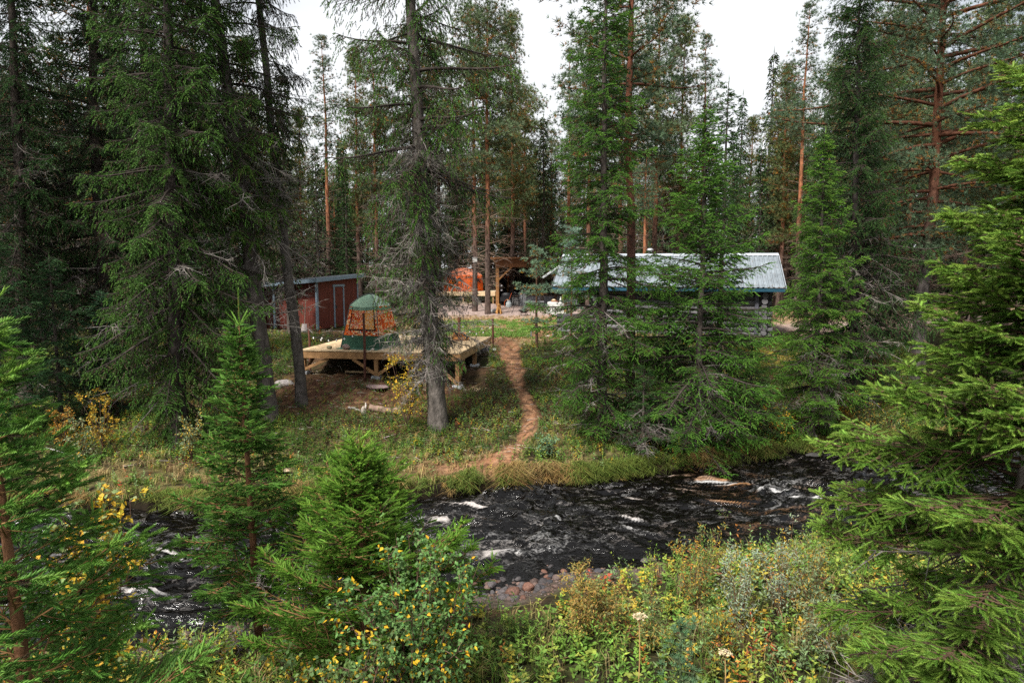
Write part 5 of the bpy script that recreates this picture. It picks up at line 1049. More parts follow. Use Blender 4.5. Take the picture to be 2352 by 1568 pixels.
m, nt, N = nodes("golden_fur"); L = nt.links.new; out = N('ShaderNodeOutputMaterial'); p = N('ShaderNodeBsdfPrincipled'); p.inputs['Roughness'].default_value = .9
nz = N('ShaderNodeTexNoise'); nz.inputs['Scale'].default_value = 26; nz.inputs['Detail'].default_value = 5; tc = N('ShaderNodeTexCoord'); L(tc.outputs['Object'], nz.inputs['Vector'])
cr = N('ShaderNodeValToRGB'); cr.color_ramp.elements[0].color = (.24, .1, .025, 1); cr.color_ramp.elements[0].position = .35; cr.color_ramp.elements[1].color = (.62, .33, .1, 1); cr.color_ramp.elements[1].position = .65; L(nz.outputs['Fac'], cr.inputs[0]); L(cr.outputs[0], p.inputs['Base Color'])
bp = N('ShaderNodeBump'); bp.inputs['Strength'].default_value = 1; bp.inputs['Distance'].default_value = .03; L(nz.outputs['Fac'], bp.inputs['Height']); L(bp.outputs[0], p.inputs['Normal']); L(p.outputs[0], out.inputs[0]); FUR = m
# x forward (towards the viewer after the turn), z up
pts = [(-.2, 0, .13), (-.12, 0, .2), (.0, 0, .33), (.08, 0, .43), (.1, 0, .53), (.13, 0, .6), (.21, 0, .575), (.26, 0, .565), (.08, .09, .36), (.11, .1, .2), (.13, .1, .04), (.18, .1, .02), (.08, -.09, .36), (.11, -.1, .2), (.13, -.1, .04), (.18, -.1, .02),
       (-.12, .11, .15), (.03, .15, .14), (-.04, .15, .04), (.1, .16, .02), (-.12, -.11, .15), (.03, -.15, .14), (-.04, -.15, .04), (.1, -.16, .02), (-.3, .03, .06), (-.42, .1, .04), (.1, .07, .6), (.1, .11, .5), (.1, -.07, .6), (.1, -.11, .5)]
edges = [(0, 1), (1, 2), (2, 3), (3, 4), (4, 5), (5, 6), (6, 7), (3, 8), (8, 9), (9, 10), (10, 11), (3, 12), (12, 13), (13, 14), (14, 15), (0, 16), (16, 17), (17, 18), (18, 19), (0, 20), (20, 21), (21, 22), (22, 23), (0, 24), (24, 25), (5, 26), (26, 27), (5, 28), (28, 29)]
rads = [.13, .14, .13, .125, .085, .09, .05, .035, .06, .042, .04, .034, .06, .042, .04, .034, .09, .07, .04, .032, .09, .07, .04, .032, .04, .025, .03, .035, .03, .035]
skin("body", pts, edges, rads, FUR, dog)
g = G(); blob(g, (.298, 0, .575), .02, .024, .018, 3, (.01, .01, .01)); obj("nose", g, M['plain'], dog, smooth=True)
for s_ in (-1, 1):
    g = G(); blob(g, (.205, s_ * .04, .63), .012, .012, .012, 4, (.01, .008, .006)); obj("eye", g, M['plain'], dog, smooth=True)
g = G(); blob(g, (0, 0, .12), .3, .2, .17, 66, (.5, .47, .44)); tag(obj("rock", g, M['stone'], loc=(dp.x - .28, dp.y + .55, dp.z), smooth=True), "pale rock lying directly behind the sitting dog", "rock")

# --- logs, stones, stumps on the slope ---------------------------------------
def log_(px, py, px2, py2, r, label, c, name="fallen_log", rg=.25, rise=.0):
    a, b_ = hit(px, py), hit(px2, py2); P = [a.lerp(b_, f) for f in np.linspace(0, 1, 12)]; P = GR([(p.x + .04 * math.sin(k * 2.1), p.y, gz(p.x, p.y) + r * .7 + rise * k / 11) for k, p in enumerate(P)]); o = P[0].copy()
    g = G(); tube(g, P - o, r * np.linspace(1, .7, 12), 9, c, rough=rg); return tag(obj(name, g, M['wood'], loc=tuple(o), smooth=True), label, "log")
log_(848, 944, 925, 946, .11, "rotting fallen log with a reddish underside beside the yellow birch", (.24, .16, .12))
log_(800, 938, 842, 952, .035, "thin grey stick pointing at the fallen log", (.3, .27, .24), "stick")
p0 = hit(836, 950); g = G(); blob(g, (0, 0, .06), .08, .06, .16, 71, (.36, .31, .26), amp=.8); blob(g, (.05, .02, .2), .03, .03, .1, 72, (.6, .55, .5), amp=.8); tag(obj("tree_stump", g, M['wood'], loc=tuple(p0), smooth=True), "splintered pale stump at the end of the fallen log", "stump")
for k, (px, py, rx, rz_, lb, c) in enumerate([(652, 888, .36, .2, "pale boulder lying between the two leaning trunks", (.36, .32, .3)), (1133, 806, .13, .1, "white stone at the foot of the deck's lawn pole", (.5, .48, .45)), (655, 1085, .16, .08, "flat pinkish stone in the grass beside the slender young spruce", (.45, .32, .22)),
                                          (1862, 1082, .5, .35, "dark grey boulder at the far waterline under the bushes", (.04, .038, .036)), (1690, 845, .3, .12, "light stone beside the yellow moss", (.4, .38, .34)), (700, 763, .2, .06, "flat stone in the grass before the red shed", (.3, .26, .24)), (852, 774, .2, .06, "flat pale stone between shed and deck", (.36, .32, .3)), (868, 890, .42, .06, "patch-like flat reddish rock under the middle of the deck", (.26, .18, .17))]):
    p0 = hit(px, py); g = G(); blob(g, (0, 0, rz_ * .35), rx, rx * .8, rz_, 700 + k, c); tag(obj("rock", g, M['stone'], loc=tuple(p0), rz=None) if False else obj("rock", g, M['stone'], loc=tuple(p0), smooth=True), lb, "rock")
g = G(); r2 = np.random.default_rng(12); p0 = hit(1092, 895); n_ = 60
emit(g, T_STICK, GR([[p0.x, p0.y, p0.z + .04]]) + r2.normal(0, 1, (n_, 3)) * [.35, .25, .03], r2.normal(0, 1, (n_, 3)) * [1, .7, .15], (0, 0, 1.), .22, .025, vary((.5, .36, .22), n_, r2, .3))
tag(obj("wood_chips", g, M['wood']), "pale wood splinters scattered on the soil below the deck footing", "wood chips", kind="stuff")
# ------------------------------------------------------------------ stones of the bar
stone_proto = []
for k in range(12):
    g = G(); c = [(.085, .06, .052), (.07, .063, .063), (.12, .06, .042), (.05, .048, .052), (.13, .085, .07), (.075, .064, .064)][k % 6]; blob(g, (0, 0, 0), 1, rng.uniform(.7, .95), rng.uniform(.5, .75), 500 + k, c, nu=14, nv=9); stone_proto.append(mesh_from("cobble", g, M['stone'], True))
def put_stone(x, y, r, lb, group="rounded stones of the stone bar", dz=.2, k=None, z=None):
    o = bpy.data.objects.new("stone", stone_proto[rng.integers(12) if k is None else k]); col.objects.link(o); zz = max(gz(x, y), WZ - .04) if z is None else z
    o.location = (x, y, zz + r * dz); o.scale = (r, r, r); o.rotation_euler = (rng.uniform(-.3, .3), rng.uniform(-.3, .3), rng.random() * 6.28); return tag(o, lb, "stone", group)
ST = set()
for px, py, r, lb in [(1266, 1275, .115, "round reddish boulder standing alone in the water above the stone bar"), (1225, 1296, .11, "largest rusty boulder at the head of the stone bar pool"), (1300, 1296, .085, "grey stone at the rim of the pool, farthest from the birch"), (1148, 1303, .10, "tall brown-grey stone in the middle of the bar"), (1112, 1316, .085, "flat orange-brown stone nearest the open water"), (1130, 1340, .11, "wide dark stone below the tall brown-grey one"),
                      (1088, 1338, .075, "dark grey oval stone beside the wide dark stone"), (1265, 1300, .08, "pinkish block between pool and boulder"), (1180, 1372, .13, "big reddish slab stone at the grass edge of the bar"), (1215, 1358, .12, "brown slab next to the big reddish slab"), (1058, 1182 + 75, .11, "black wet rock breaking the white water near the birch"),
                      (1430, 1193, .12, "thin tan rock tip in the rapids"), (1528, 1183, .3, "broad dark brown rock just under the rapids"), (1480, 1285, .1, "pink stone at the near waterline behind the willow"), (1500, 1282, .09, "reddish stone beside the pink one at the waterline"), (1772, 1090, .26, "black rock splitting the stream before the far bank"), (1860, 1264, .09, "small reddish rock among the willows"),
                      (418, 1398, .1, "dark stone at the upper edge of the western cobbles"), (470, 1400, .09, "grey-brown stone in the foam line"), (490, 1418, .14, "largest grey boulder among the cobbles behind the slender spruce"), (455, 1410, .08, "rust coloured stone beside the largest grey boulder"), (530, 1440, .12, "flat rose-brown stone by the slender spruce"), (330, 1440, .11, "dark oval stone nearest the close spruce shoots"), (770, 1385, .1, "stone in the bright water beside the bushy spruce"), (690, 1372, .09, "pale pink stone at the edge of the bright water")]:
    p_ = on(px, py, WZ + .02); wet = lb.find("rapids") > 0 or "far bank" in lb or "black wet" in lb; put_stone(p_.x, p_.y, r, lb, dz=-.45 if wet else .35)
cnt = 0
r2 = np.random.default_rng(4)
while cnt < 285:
    if r2.random() < .68: px, py = r2.normal(1180, 95), r2.normal(1335, 36)
    elif r2.random() < .5: px, py = r2.normal(440, 85), r2.normal(1428, 22)
    else: px, py = r2.normal(690, 60), r2.normal(1385, 20)
    p_ = on(px, py, WZ + .03); n_ = float(nearbank(p_.x)) - p_.y
    if n_ < -1.15 or n_ > .9: continue
    put_stone(p_.x, p_.y, r2.uniform(.03, .1) ** 1.0, "small rounded grey or reddish cobble lying in the stone bar at the near waterline", "small cobbles of the stone bar", z=max(gz(p_.x, p_.y), WZ - .05)); cnt += 1
g = G(); n_ = 2600; X = r2.uniform(-9, 3, n_); Y = nearbank(X) - r2.normal(.2, .42, n_)
for k in range(n_):
    r_ = r2.uniform(.012, .035); blob(g, (X[k], Y[k], max(gz(X[k], Y[k]), WZ - .06) + r_ * .3), r_, r_ * .8, r_ * .6, k, tuple(GR([(.13, .09, .08), (.1, .085, .08), (.16, .1, .07)][k % 3]) * r2.uniform(.7, 1.4)), nu=6, nv=4)
tag(obj("gravel", g, M['stone'], smooth=True), "small reddish gravel between the cobbles of the stone bar", "gravel", kind="stuff")

# ------------------------------------------------------------------ ground cover: templates of small plants merged over the banks
def leafy(g, P, H, n, ll, lw, c, r_, lean=.25, stemc=(.1, .08, .03), updown=.35, twotone=None, stem=True):
    """upright leafy stems at P: n leaves spiralling up each stem"""
    k = len(P); H = np.broadcast_to(H, (k,)) * r_.uniform(.6, 1.25, k); ax = nrm(r_.normal(0, lean, (k, 3)) * [1, 1, 0] + [0, 0, 1.])
    if stem: emit(g, T_STICK, P, ax, (1., 0, 0), H, .006 + H * .006, vary(stemc, k, r_))
    f = (np.arange(n) + .8) / n; f = np.clip(f[None] + r_.normal(0, .05, (k, n)), .12, 1); L0 = P[:, None] + ax[:, None] * (f * H[:, None])[..., None]
    a = np.arange(n)[None] * 2.4 + r_.random((k, 1)) * 6.28; el = r_.normal(updown, .3, (k, n)); D = np.stack([np.cos(a) * np.cos(el), np.sin(a) * np.cos(el), np.sin(el)], -1)
    cc = vary(c, k, r_, .3, .2) if GR(c).ndim == 1 else GR(c); cc = np.repeat(cc[:, None], n, 1) * r_.uniform(.7, 1.3, (k, n, 1))
    if twotone is not None: tm = r_.random((k, n)) < twotone[1]; cc = np.where(tm[..., None], vary(twotone[0], k * n, r_, .2, .12).reshape(k, n, 3), cc)
    emit(g, T_LEAF, L0.reshape(-1, 3), D.reshape(-1, 3), r_.normal(0, .35, (k * n, 3)) + [0, 0, 1], (ll * (1.15 - f * .5) * r_.uniform(.7, 1.2, (k, n))).ravel(), (lw * (1.15 - f * .5)).ravel(), cc.reshape(-1, 3))
def grass(g, P, H, n, c, r_, w=.008, curl=.6, down=None):
    k = len(P); N_ = k * n; B = np.repeat(P, n, 0) + r_.normal(0, .04, (N_, 3)) * [1, 1, 0]; a = r_.random(N_) * 6.28; hh = np.repeat(np.broadcast_to(H, (k,)), n) * r_.uniform(.5, 1.2, N_)
    o = np.stack([np.cos(a), np.sin(a), 0 * a], -1)
    if down is not None: o = nrm(o + GR(down))
    s = np.stack([-o[:, 1], o[:, 0], 0 * a], -1) * w * r_.uniform(.6, 1.3, (N_, 1)); q = r_.uniform(.1, .5, (N_, 1)) * hh[:, None]; e = (r_.uniform(.4, 1.2, (N_, 1)) * curl) * hh[:, None]; z = GR([0, 0, 1.])
    m1 = B + o * q * .5 + z * hh[:, None] * .62; tip = B + o * (q + e * .8) + z * hh[:, None] * r_.uniform(.55, 1.0, (N_, 1)); V = np.stack([B - s, B + s, m1 + s * .8, m1 - s * .8, tip], 1).reshape(-1, 3)
    i = np.arange(N_)[:, None] * 5; cc = np.repeat(vary(c, k, r_, .3, .15) if GR(c).ndim == 1 else c, n, 0) * r_.uniform(.7, 1.3, (N_, 1)); cc = np.repeat(cc, 5, 0)
    g.add(V, (i + GR([0, 1, 2, 3])), cc); g.order.append(((i + GR([3, 2, 4])) + g.n - len(V), 0))
def scatter(n, x0, x1, y0, y1, r_, dens):
    X = r_.uniform(x0, x1, n); Y = r_.uniform(y0, y1, n); k = r_.random(n) < dens(X, Y); X, Y = X[k], Y[k]; return np.stack([X, Y, ground(X, Y)], -1)
view = lambda X, Y: np.abs(X) < Y * .82 + 1.0
PAL = GR([(.14, .25, .04), (.25, .31, .05), (.09, .18, .03), (.42, .35, .05), (.55, .36, .04), (.45, .16, .035), (.2, .085, .04), (.18, .27, .11), (.38, .07, .03)])
def pal(P, w_, r_, sc=1.0, seed=0):
    """colours in drifts: neighbours share a hue"""
    n = len(P); u = fbm(P[:, 0] * sc + seed, P[:, 1] * sc, 101 + seed, 3) * .6 + r_.random(n) * .4; cum = np.cumsum(w_) / np.sum(w_); u = (np.argsort(np.argsort(u)) + .5) / n
    return PAL[np.clip(np.searchsorted(cum, u), 0, len(PAL) - 1)] * r_.uniform(.75, 1.25, (n, 1)) * r_.uniform(.92, 1.08, (n, 3))
# near bank herbs
r2 = np.random.default_rng(21)
nearD = lambda X, Y: view(X, Y) * sm(.35, 1.1, nearbank(X) - Y + (fbm(X * 2, Y * 2, 5, 2) - .5) * .8 + .55 * sm(1, 3, X) - .95 * np.exp(-((X - .2) / 1.5) ** 2))
g = G(); P = scatter(8000, -7, 9, 4.6, 13.5, r2, nearD); cpal = pal(P, [7, 6, 4, 1.7, .8, .5, .6, 2, .15], r2, .8)
k = r2.random(len(P)); a = P[k < .5]; leafy(g, a, .3, 11, .085, .055, cpal[k < .5], r2); a = P[(k >= .5) & (k < .72)]; leafy(g, a, .42, 14, .08, .036, cpal[(k >= .5) & (k < .72)], r2, updown=.6)
a = P[(k >= .72) & (k < .86)]; leafy(g, a, .2, 8, .13, .1, cpal[(k >= .72) & (k < .86)], r2, updown=.2); a = P[k >= .86]; leafy(g, a, .5, 18, .07, .026, cpal[k >= .86], r2, updown=.7)
tag(obj("herb_undergrowth", g, M['leaf']), "waist-low tangle of green, yellow and red autumn herbs on the near bank", "undergrowth", kind="stuff")
g = G(); P = scatter(5200, -7, 9, 4.6, 13.5, r2, lambda X, Y: nearD(X, Y) * (.25 + .75 * sm(.42, .6, fbm(X * .8, Y * .8, 9, 2)))); cc = np.where(r2.random((len(P), 1)) < .45, vary((.3, .24, .1), len(P), r2), vary((.12, .19, .035), len(P), r2)); grass(g, P, .3, 9, cc, r2, .0045)
# far bank shelf grass, hanging over the water
D2 = lambda X, Y: view(X, Y) * sm(.05, .3, Y - farbank(X)) * (1 - sm(1.4, 3.0, Y - farbank(X) + (fbm(X, Y, 3, 2) - .5) * 2)) * (1 - .93 * (1 - sm(.8, 1.2, seg_d(X, Y, PATH, PW)))) * (1 - .6 * sm(2, 5, X))
P = scatter(11000, -14, 13, 12, 26, r2, D2); t_ = fbm(P[:, 0] * 1.3, P[:, 1] * 1.3, 12, 2)[:, None] + r2.normal(0, .1, (len(P), 1)); cc = np.where(t_ > .55, vary((.36, .27, .12), len(P), r2), np.where(t_ > .42, vary((.2, .22, .05), len(P), r2), vary((.1, .19, .03), len(P), r2))); grass(g, P, .2, 9, cc, r2, .007)
X = r2.uniform(-13, 14, 5200); X = X[r2.random(5200) < .15 + .85 * sm(.35, .6, fbm(X * 1.7, X * 0, 15, 3))]; Y = farbank(X) + r2.uniform(.06, .42, len(X)); P = np.stack([X, Y, ground(X, Y)], -1); tt = fbm(X * 1.1, Y, 14, 2)[:, None]; tt = tt + r2.normal(0, .12, (len(P), 1)); cc = np.where(tt > .52, vary((.3, .2, .075), len(P), r2), vary((.13, .17, .035), len(P), r2)); grass(g, P, .12 + .3 * fbm(X * 1.3, X * 0 + 4, 16, 2), 8, cc, r2, .007, curl=1.6, down=(0, -1.3, -.4))
# lawn and scattered grass of the yard
P = scatter(16000, -5, 6, 25.5, 40, r2, lambda X, Y: np.clip(masks(X, Y)[6] * 1.3 + masks(X, Y)[5] * .12, 0, 1)); lw_ = masks(P[:, 0], P[:, 1])[6][:, None]; cc = np.where(lw_ > .25, vary((.15, .27, .05), len(P), r2), vary((.33, .24, .1), len(P), r2)); grass(g, P, .1, 5, cc, r2, .012)
tag(obj("grass", g, M['leaf']), "green and straw-coloured grass tufts on the banks and lawn", "grass", kind="stuff")
# bilberry scrub on the far slope
def D3(X, Y):
    s = Y - farbank(X); soil = np.clip(np.exp(-((X + 4.2) / 2.9) ** 2 - ((Y - 19.7) / 1.6) ** 2) * 1.5, 0, 1)
    deck = ((X > -7) & (X < -.8) & (Y > 20.3) & (Y < 26)); mo = np.exp(-((X - 10.2) / 1.7) ** 2 - ((Y - 25.6) / 1.3) ** 2)
    base_ = sm(.9, 2.2, s + (fbm(X, Y, 3, 2) - .5) * 2) + .75 * sm(2, 5, X) * sm(.15, .5, s); base_ = np.clip(base_, 0, 1)
    yard = masks(X, Y)[5]; return view(X, Y) * base_ * (1 - sm(11, 14, s) * .85 * (X > -8)) * (1 - .78 * soil) * (1 - deck) * (1 - .97 * (1 - sm(1.0, 1.6, seg_d(X, Y, PATH, PW)))) * (1 - .8 * yard) * (1 - mo) * (.35 + .65 * sm(.3, .45, fbm(X * 1.6, Y * 1.6, 88, 3)))
g = G(); P = scatter(85000, -17, 17, 13, 29, r2, D3); lo = fbm(P[:, 0] * .8, P[:, 1] * .8, 57, 3)[:, None]; cc = pal(P, [5, 3, 6, 1.0, .35, .3, 1.6, 3.5, .1], r2, .9, 3) * np.where(lo < .47, GR([.42, .5, .42]), GR([.85, .85, .7])) * (.55 + .9 * lo); P[:, 2] += .16 * (fbm(P[:, 0] * 2.2, P[:, 1] * 2.2, 51, 2) - .35); leafy(g, P, .24, 10, .052, .038, cc, r2, lean=.5, stem=False)
P = scatter(9000, -17, 17, 13, 24, r2, lambda X, Y: D3(X, Y) * sm(.5, .62, fbm(X * .7, Y * .7, 91, 2))); leafy(g, P, .3, 11, .045, .03, pal(P, [5, 3, 4, .6, .3, .1, .5, 6, .05], r2, .9, 5) * .85, r2, lean=.4)
P = scatter(6000, -40, 40, 27, 60, r2, lambda X, Y: view(X, Y) * (1 - masks(X, Y)[5]) * (.3 + .7 * sm(.4, .6, fbm(X * .5, Y * .5, 7, 2)))); leafy(g, P, .35, 7, .13, .1, pal(P, [4, 3, 5, 1, .2, .2, 1.5, 2, .1], r2, .4, 6) * .6, r2, lean=.4, stem=False)
tag(obj("bilberry_scrub", g, M['leaf']), "low dark green bilberry scrub covering the far slope", "undergrowth", kind="stuff")
# dead twigs, chips and needles lying on the slope
gq = G(); P = scatter(15000, -14, 14, 13.5, 32, r2, lambda X, Y: view(X, Y) * sm(.8, 2, Y - farbank(X)) * (1 - .6 * masks(X, Y)[5])); n_ = len(P); cc = np.where(r2.random((n_, 1)) < .35, vary((.28, .24, .2), n_, r2), vary((.13, .07, .04), n_, r2)); P[:, 2] += .02
emit(gq, T_STICK, P, r2.normal(0, 1, (n_, 3)) * [1, 1, .12], (0, 0, 1.), r2.uniform(.06, .4, n_), r2.uniform(.008, .02, n_), cc)
P = scatter(5000, -1, 3, 13.5, 30, r2, lambda X, Y: 1 - sm(.9, 1.3, seg_d(X, Y, PATH, PW))); n_ = len(P); emit(gq, T_LEAF, P + [0, 0, .012], r2.normal(0, 1, (n_, 3)) * [1, 1, .1], (0, 0, 1.), r2.uniform(.02, .06, n_), .03, vary((.33, .2, .11), n_, r2, .5))
P = GR([inD(r2.random() * DL, r2.random() * DW, DZ + .006) for _ in range(260)]); emit(gq, T_LEAF, P, r2.normal(0, 1, (260, 3)) * [1, 1, .05], (0, 0, 1.), r2.uniform(.03, .08, 260), r2.uniform(.006, .04, 260), vary((.2, .13, .06), 260, r2, .5))
tag(obj("forest_litter", gq, M['twig']), "fallen twigs, bark chips and needles scattered over the slope", "litter", kind="stuff")
# lush streamside herbs right of the path mouth
g = G(); P = scatter(9000, -13, 14, 13, 27, r2, lambda X, Y: view(X, Y) * np.clip(sm(.0, .25, Y - farbank(X)) * (1 - sm(1.2, 2.4, Y - farbank(X))) * (.95 * sm(-.3, .6, X) + .14 + .5 * (1 - sm(-8.5, -6, X))), 0, 1)); cc = pal(P, [6, 3, 6, 1.2, 1.2, .7, .6, 1.5, .15], r2, 1.1, 8); u = r2.random(len(P))
leafy(g, P[u < .5], .28, 9, .085, .06, cc[u < .5], r2, updown=.25); leafy(g, P[u >= .5], .4, 13, .06, .035, cc[u >= .5], r2, updown=.4)
tag(obj("streamside_herbs", g, M['leaf']), "lush green and yellow herbs overhanging the far waterline", "undergrowth", kind="stuff")

# ------------------------------------------------------------------ shrubs and saplings one can tell apart
def shrub(seed, H, wid, nst, nl, ll, lw, c, alt, r_fork=.5, stemc=(.12, .07, .05), cone=.6, low=.15, up=1.0, sub=7, sr=.012):
    r_ = np.random.default_rng(seed); gs = G(); gf = G()
    for q in range(nst):
        a = r_.random() * 6.283; L_ = H * r_.uniform(.6, 1.05); t = np.linspace(0, 1, 9); out_ = wid * r_.uniform(.2, 1) * cone
        P = np.stack([np.cos(a) * out_ * t ** 1.2, np.sin(a) * out_ * t ** 1.2, L_ * t * up], -1) + np.cumsum(r_.normal(0, .01 * H, (9, 3)), 0) * t[:, None]
        tube(gs, P, sr * (1.1 - t), 5, stemc, cap=False); k = sub + int(r_.integers(0, 4)); ti = r_.uniform(low, 1, k); p0 = np.stack([np.interp(ti, t, P[:, b_]) for b_ in range(3)], -1)
        D = nrm(r_.normal(0, 1, (k, 3)) * [1, 1, .35] + [0, 0, .5]); l = wid * r_.uniform(.25, .6, k) * (1.15 - ti * .75); emit(gs, T_STICK, p0, D, (0, 0, 1.), l, sr * .7, stemc)
        m_ = nl; f = r_.uniform(.1, 1.05, (k, m_)); lp = p0[:, None] + D[:, None] * (f * l[:, None])[..., None] + r_.normal(0, .022, (k, m_, 3)); lp = lp.reshape(-1, 3); n = len(lp)
        dd = np.repeat(D, m_, 0) * .5 + r_.normal(0, .7, (n, 3)) + [0, 0, -.25]; cc = vary(c, n, r_, .3, .12); am = (r_.random(n) < alt[1] * (.4 + 1.2 * r_.random())); cc[am] = vary(alt[0], int(am.sum()), r_, .2, .1)
        emit(gf, T_LEAF, lp, dd, r_.normal(0, .6, (n, 3)) + [0, 0, 1], ll * r_.uniform(.7, 1.2, n), lw * r_.uniform(.7, 1.2, n), cc)
    return gs, gf
def put_shrub(gs, gf, name, label, cat, loc, group=None, rz=0):
    t = thing(name, label, cat, loc, rz, group); obj("stem", gs, M['twig'], t, smooth=True); obj("foliage", gf, M['leaf'], t); return t
b = base_at(950, 6.15); s_ = shrub(31, 2.0, .9, 30, 22, .05, .043, (.11, .21, .06), ((.6, .36, .02), .1), sub=13, low=.08, sr=.014, cone=.85); put_shrub(*s_, "birch_bush", "dense young birch with round grey-green and yellow leaves before the bushy spruce", "birch", (b.x, b.y, b.z), "birches by the stream")
b = base_at(800, 5.6); s_ = shrub(34, 1.3, .9, 16, 18, .05, .042, (.12, .19, .06), ((.55, .36, .03), .2), sub=9, low=.1, cone=.9); put_shrub(*s_, "birch_bush", "low spreading birch under the bushy spruce beside the slender one", "birch", (b.x, b.y, b.z), "birches by the stream")
b = base_at(232, 6.3); s_ = shrub(32, 2.5, .8, 20, 18, .065, .058, (.5, .33, .03), ((.2, .26, .1), .35), sub=8, low=.3); put_shrub(*s_, "birch_bush", "yellow-leaved birch glowing behind the close young spruce", "birch", (b.x, b.y, b.z), "birches by the stream")
b = base_at(935, 17.0); s_ = shrub(33, 2.5, .85, 10, 15, .05, .045, (.6, .38, .03), ((.24, .27, .07), .35), sub=11, low=.15, cone=.75); put_shrub(*s_, "birch_bush", "slim yellow birch sapling in front of the tall grey barked spruce", "birch", (b.x, b.y, b.z), "birches by the stream")
WL = [(1330, 7.9, .95, (.36, .24, .06), ((.2, .2, .06), .3), "yellow-brown willow bush at the end of the stone bar"), (1400, 8.0, .85, (.33, .22, .06), ((.16, .18, .06), .35), "second yellow-brown willow bush, next to the first over dark water"), (1595, 8.6, 1.35, (.14, .19, .06), ((.45, .26, .04), .3), "upright willow with a yellow stem tip in front of the rapids"),
      (1700, 8.0, 1.15, (.27, .33, .23), ((.3, .25, .06), .15), "silvery grey-green willow bush in the middle of the near bank"), (1790, 8.4, 1.3, (.25, .3, .2), ((.42, .25, .04), .2), "silver willow with an orange tip, taller than the grey-green one"), (1860, 8.3, 1.15, (.17, .22, .1), ((.4, .25, .04), .25), "green willow touching the light green spruce"), (1640, 7.4, .8, (.13, .2, .06), ((.42, .27, .03), .3), "low mixed willow with orange leaves below the silvery bush"),
      (1500, 7.6, .75, (.16, .21, .07), ((.35, .24, .05), .25), "low green willow between the yellow-brown and the upright ones"), (1890, 7.4, .9, (.2, .25, .13), ((.3, .2, .05), .2), "grey willow at the light green spruce's lowest shoots")]
for k, (px, Y, H, c, alt, lb) in enumerate(WL):
    b = base_at(px, Y); s_ = shrub(40 + k, H, .5, 10, 15, .05, .019, c, alt, sub=9, low=.2, cone=.7, sr=.007, stemc=(.16, .09, .05)); put_shrub(*s_, "willow_bush", lb, "bush", (b.x, b.y, b.z), "willows on the near bank")
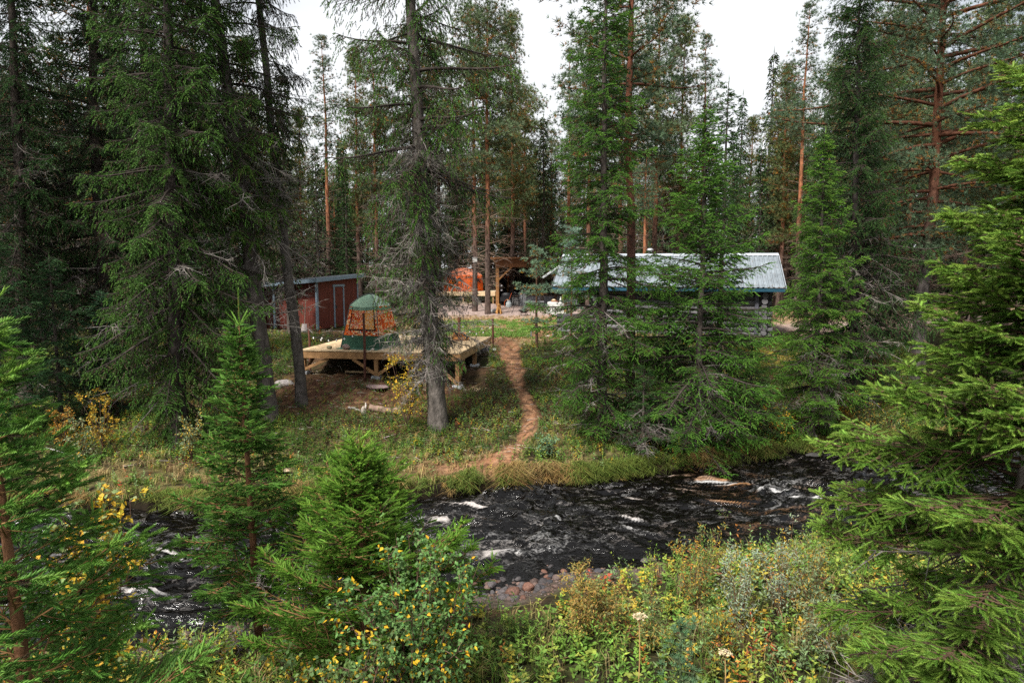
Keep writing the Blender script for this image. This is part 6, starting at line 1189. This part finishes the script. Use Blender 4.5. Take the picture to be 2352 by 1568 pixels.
for k, (px, Y, H, c, alt, lb) in enumerate([(200, 14.7, 1.1, (.2, .24, .12), ((.5, .3, .03), .25), "pale grey-green bush before the dark spruces"), (242, 15.4, 1.5, (.48, .3, .03), ((.2, .2, .05), .3), "small bright yellow birch in front of the dark spruces"), (440, 15.0, 1.0, (.2, .25, .12), ((.4, .28, .04), .3), "grey-green bush under the broad dark spruce"), (150, 15.6, 1.0, (.4, .2, .03), ((.15, .15, .05), .3), "orange-brown bush in the shade near the picture edge"),
                                       (1780, 17.3, 1.0, (.1, .17, .04), ((.5, .3, .03), .3), "green bush with orange leaves overhanging the far waterline"), (1940, 18.4, 1.3, (.3, .25, .04), ((.45, .25, .03), .4), "yellow-orange bush below the tall dark spruce"), (1650, 16.6, .9, (.06, .14, .03), ((.15, .2, .05), .3), "dark green bush under the bright green spruce"), (1560, 16.0, .8, (.07, .15, .04), ((.3, .3, .04), .15), "lush green bush at the bend of the far bank"),
                                       (2010, 21.5, 1.5, (.3, .12, .04), ((.2, .15, .05), .4), "reddish bush by the gravel road"), (1985, 18.0, 1.0, (.12, .17, .05), ((.4, .26, .04), .3), "mixed green bush at the last visible bend of the stream"), (1075, 47.5, 1.3, (.12, .15, .04), ((.25, .2, .05), .3), "dull green brush below the orange dome tent"), (1030, 46.5, 1.2, (.1, .13, .04), ((.2, .12, .05), .3), "brownish brush at the edge of the gravel before the dome tent"), (1125, 49.5, .9, (.1, .16, .04), ((.25, .22, .05), .3), "low brush between dome tent platform and shelter post"),
 (1260, 15.9, .6, (.14, .24, .12), ((.3, .25, .04), .15), "pale green bush beside the mouth of the path")]):
    b = base_at(px, Y); s_ = shrub(70 + k, H, .6, 9, 13, .065, .04, c, alt, sub=8, low=.15, cone=.7, sr=.01); put_shrub(*s_, "bush", lb, "bush", (b.x, b.y, b.z), "bushes on the far bank")
b = base_at(1560, 6.55); plant_tree(pine(801, H=.85, r0=.012, base=.1, wid=.09, step=.1, per=3, tufts=4, ts=.06, cluster=.035, tpl=T_TUFT, c=(.06, .13, .06), tip=(.1, .19, .09), orange=0, dead=0, trunk=((.1, .12, .06), (.1, .13, .06)), updir=.5, gap=0), "pine_seedling", "knee-high blue-green pine seedling among the autumn herbs", "seedling", b)
# dry angelica stalks with pale umbels
for k, (px, Y, H, lb) in enumerate([(1465, 6.7, .95, "tall dry umbel plant with a pale flat head over the herbs"), (1662, 6.5, .55, "second, lower dry umbel plant with brown-white seed head")]):
    b = base_at(px, Y); t = thing("umbel_plant", lb, "plant", tuple(b), 0, "dry umbel plants"); g = G(); tube(g, [(0, 0, 0), (.01, 0, H * .6), (0, .01, H)], .006, 5, (.4, .25, .1)); obj("stem", g, M['twig'], t)
    g = G(); r3 = np.random.default_rng(k); n_ = 90; a = r3.random(n_) * 6.28; q = np.sqrt(r3.random(n_)) * .065; P = np.stack([np.cos(a) * q, np.sin(a) * q, H + .05 - q * .25], -1); emit(g, T_STICK, np.tile([[0, 0, H - .02]], (n_, 1)), P - [0, 0, H - .02], (0, 0, 1.), np.linalg.norm(P - [0, 0, H - .02], axis=1), .003, (.4, .32, .15))
    emit(g, T_LEAF, P, r3.normal(size=(n_, 3)), (0, 0, 1.), .022, .03, vary((.6, .5, .32), n_, r3)); obj("umbel", g, M['leaf'], t)
# bare fallen twigs
for k, (pa, pb, lb) in enumerate([((640, 0), 0, "")][:0] + [((60, 1040), (170, 1052), "grey bare branch lying near the dark spruce edge"), ((610, 1150), (700, 1165), "")][:1]):
    a, b_ = hit(*pa), hit(*pb); g = G(); tube(g, [(0, 0, .1), tuple((b_ - a) * .5 + Vector((0, 0, .16))), tuple(b_ - a + Vector((0, 0, .05)))], .018, 5, (.4, .38, .36)); tag(obj("fallen_branch", g, M['twig'], loc=tuple(a)), lb, "branch")
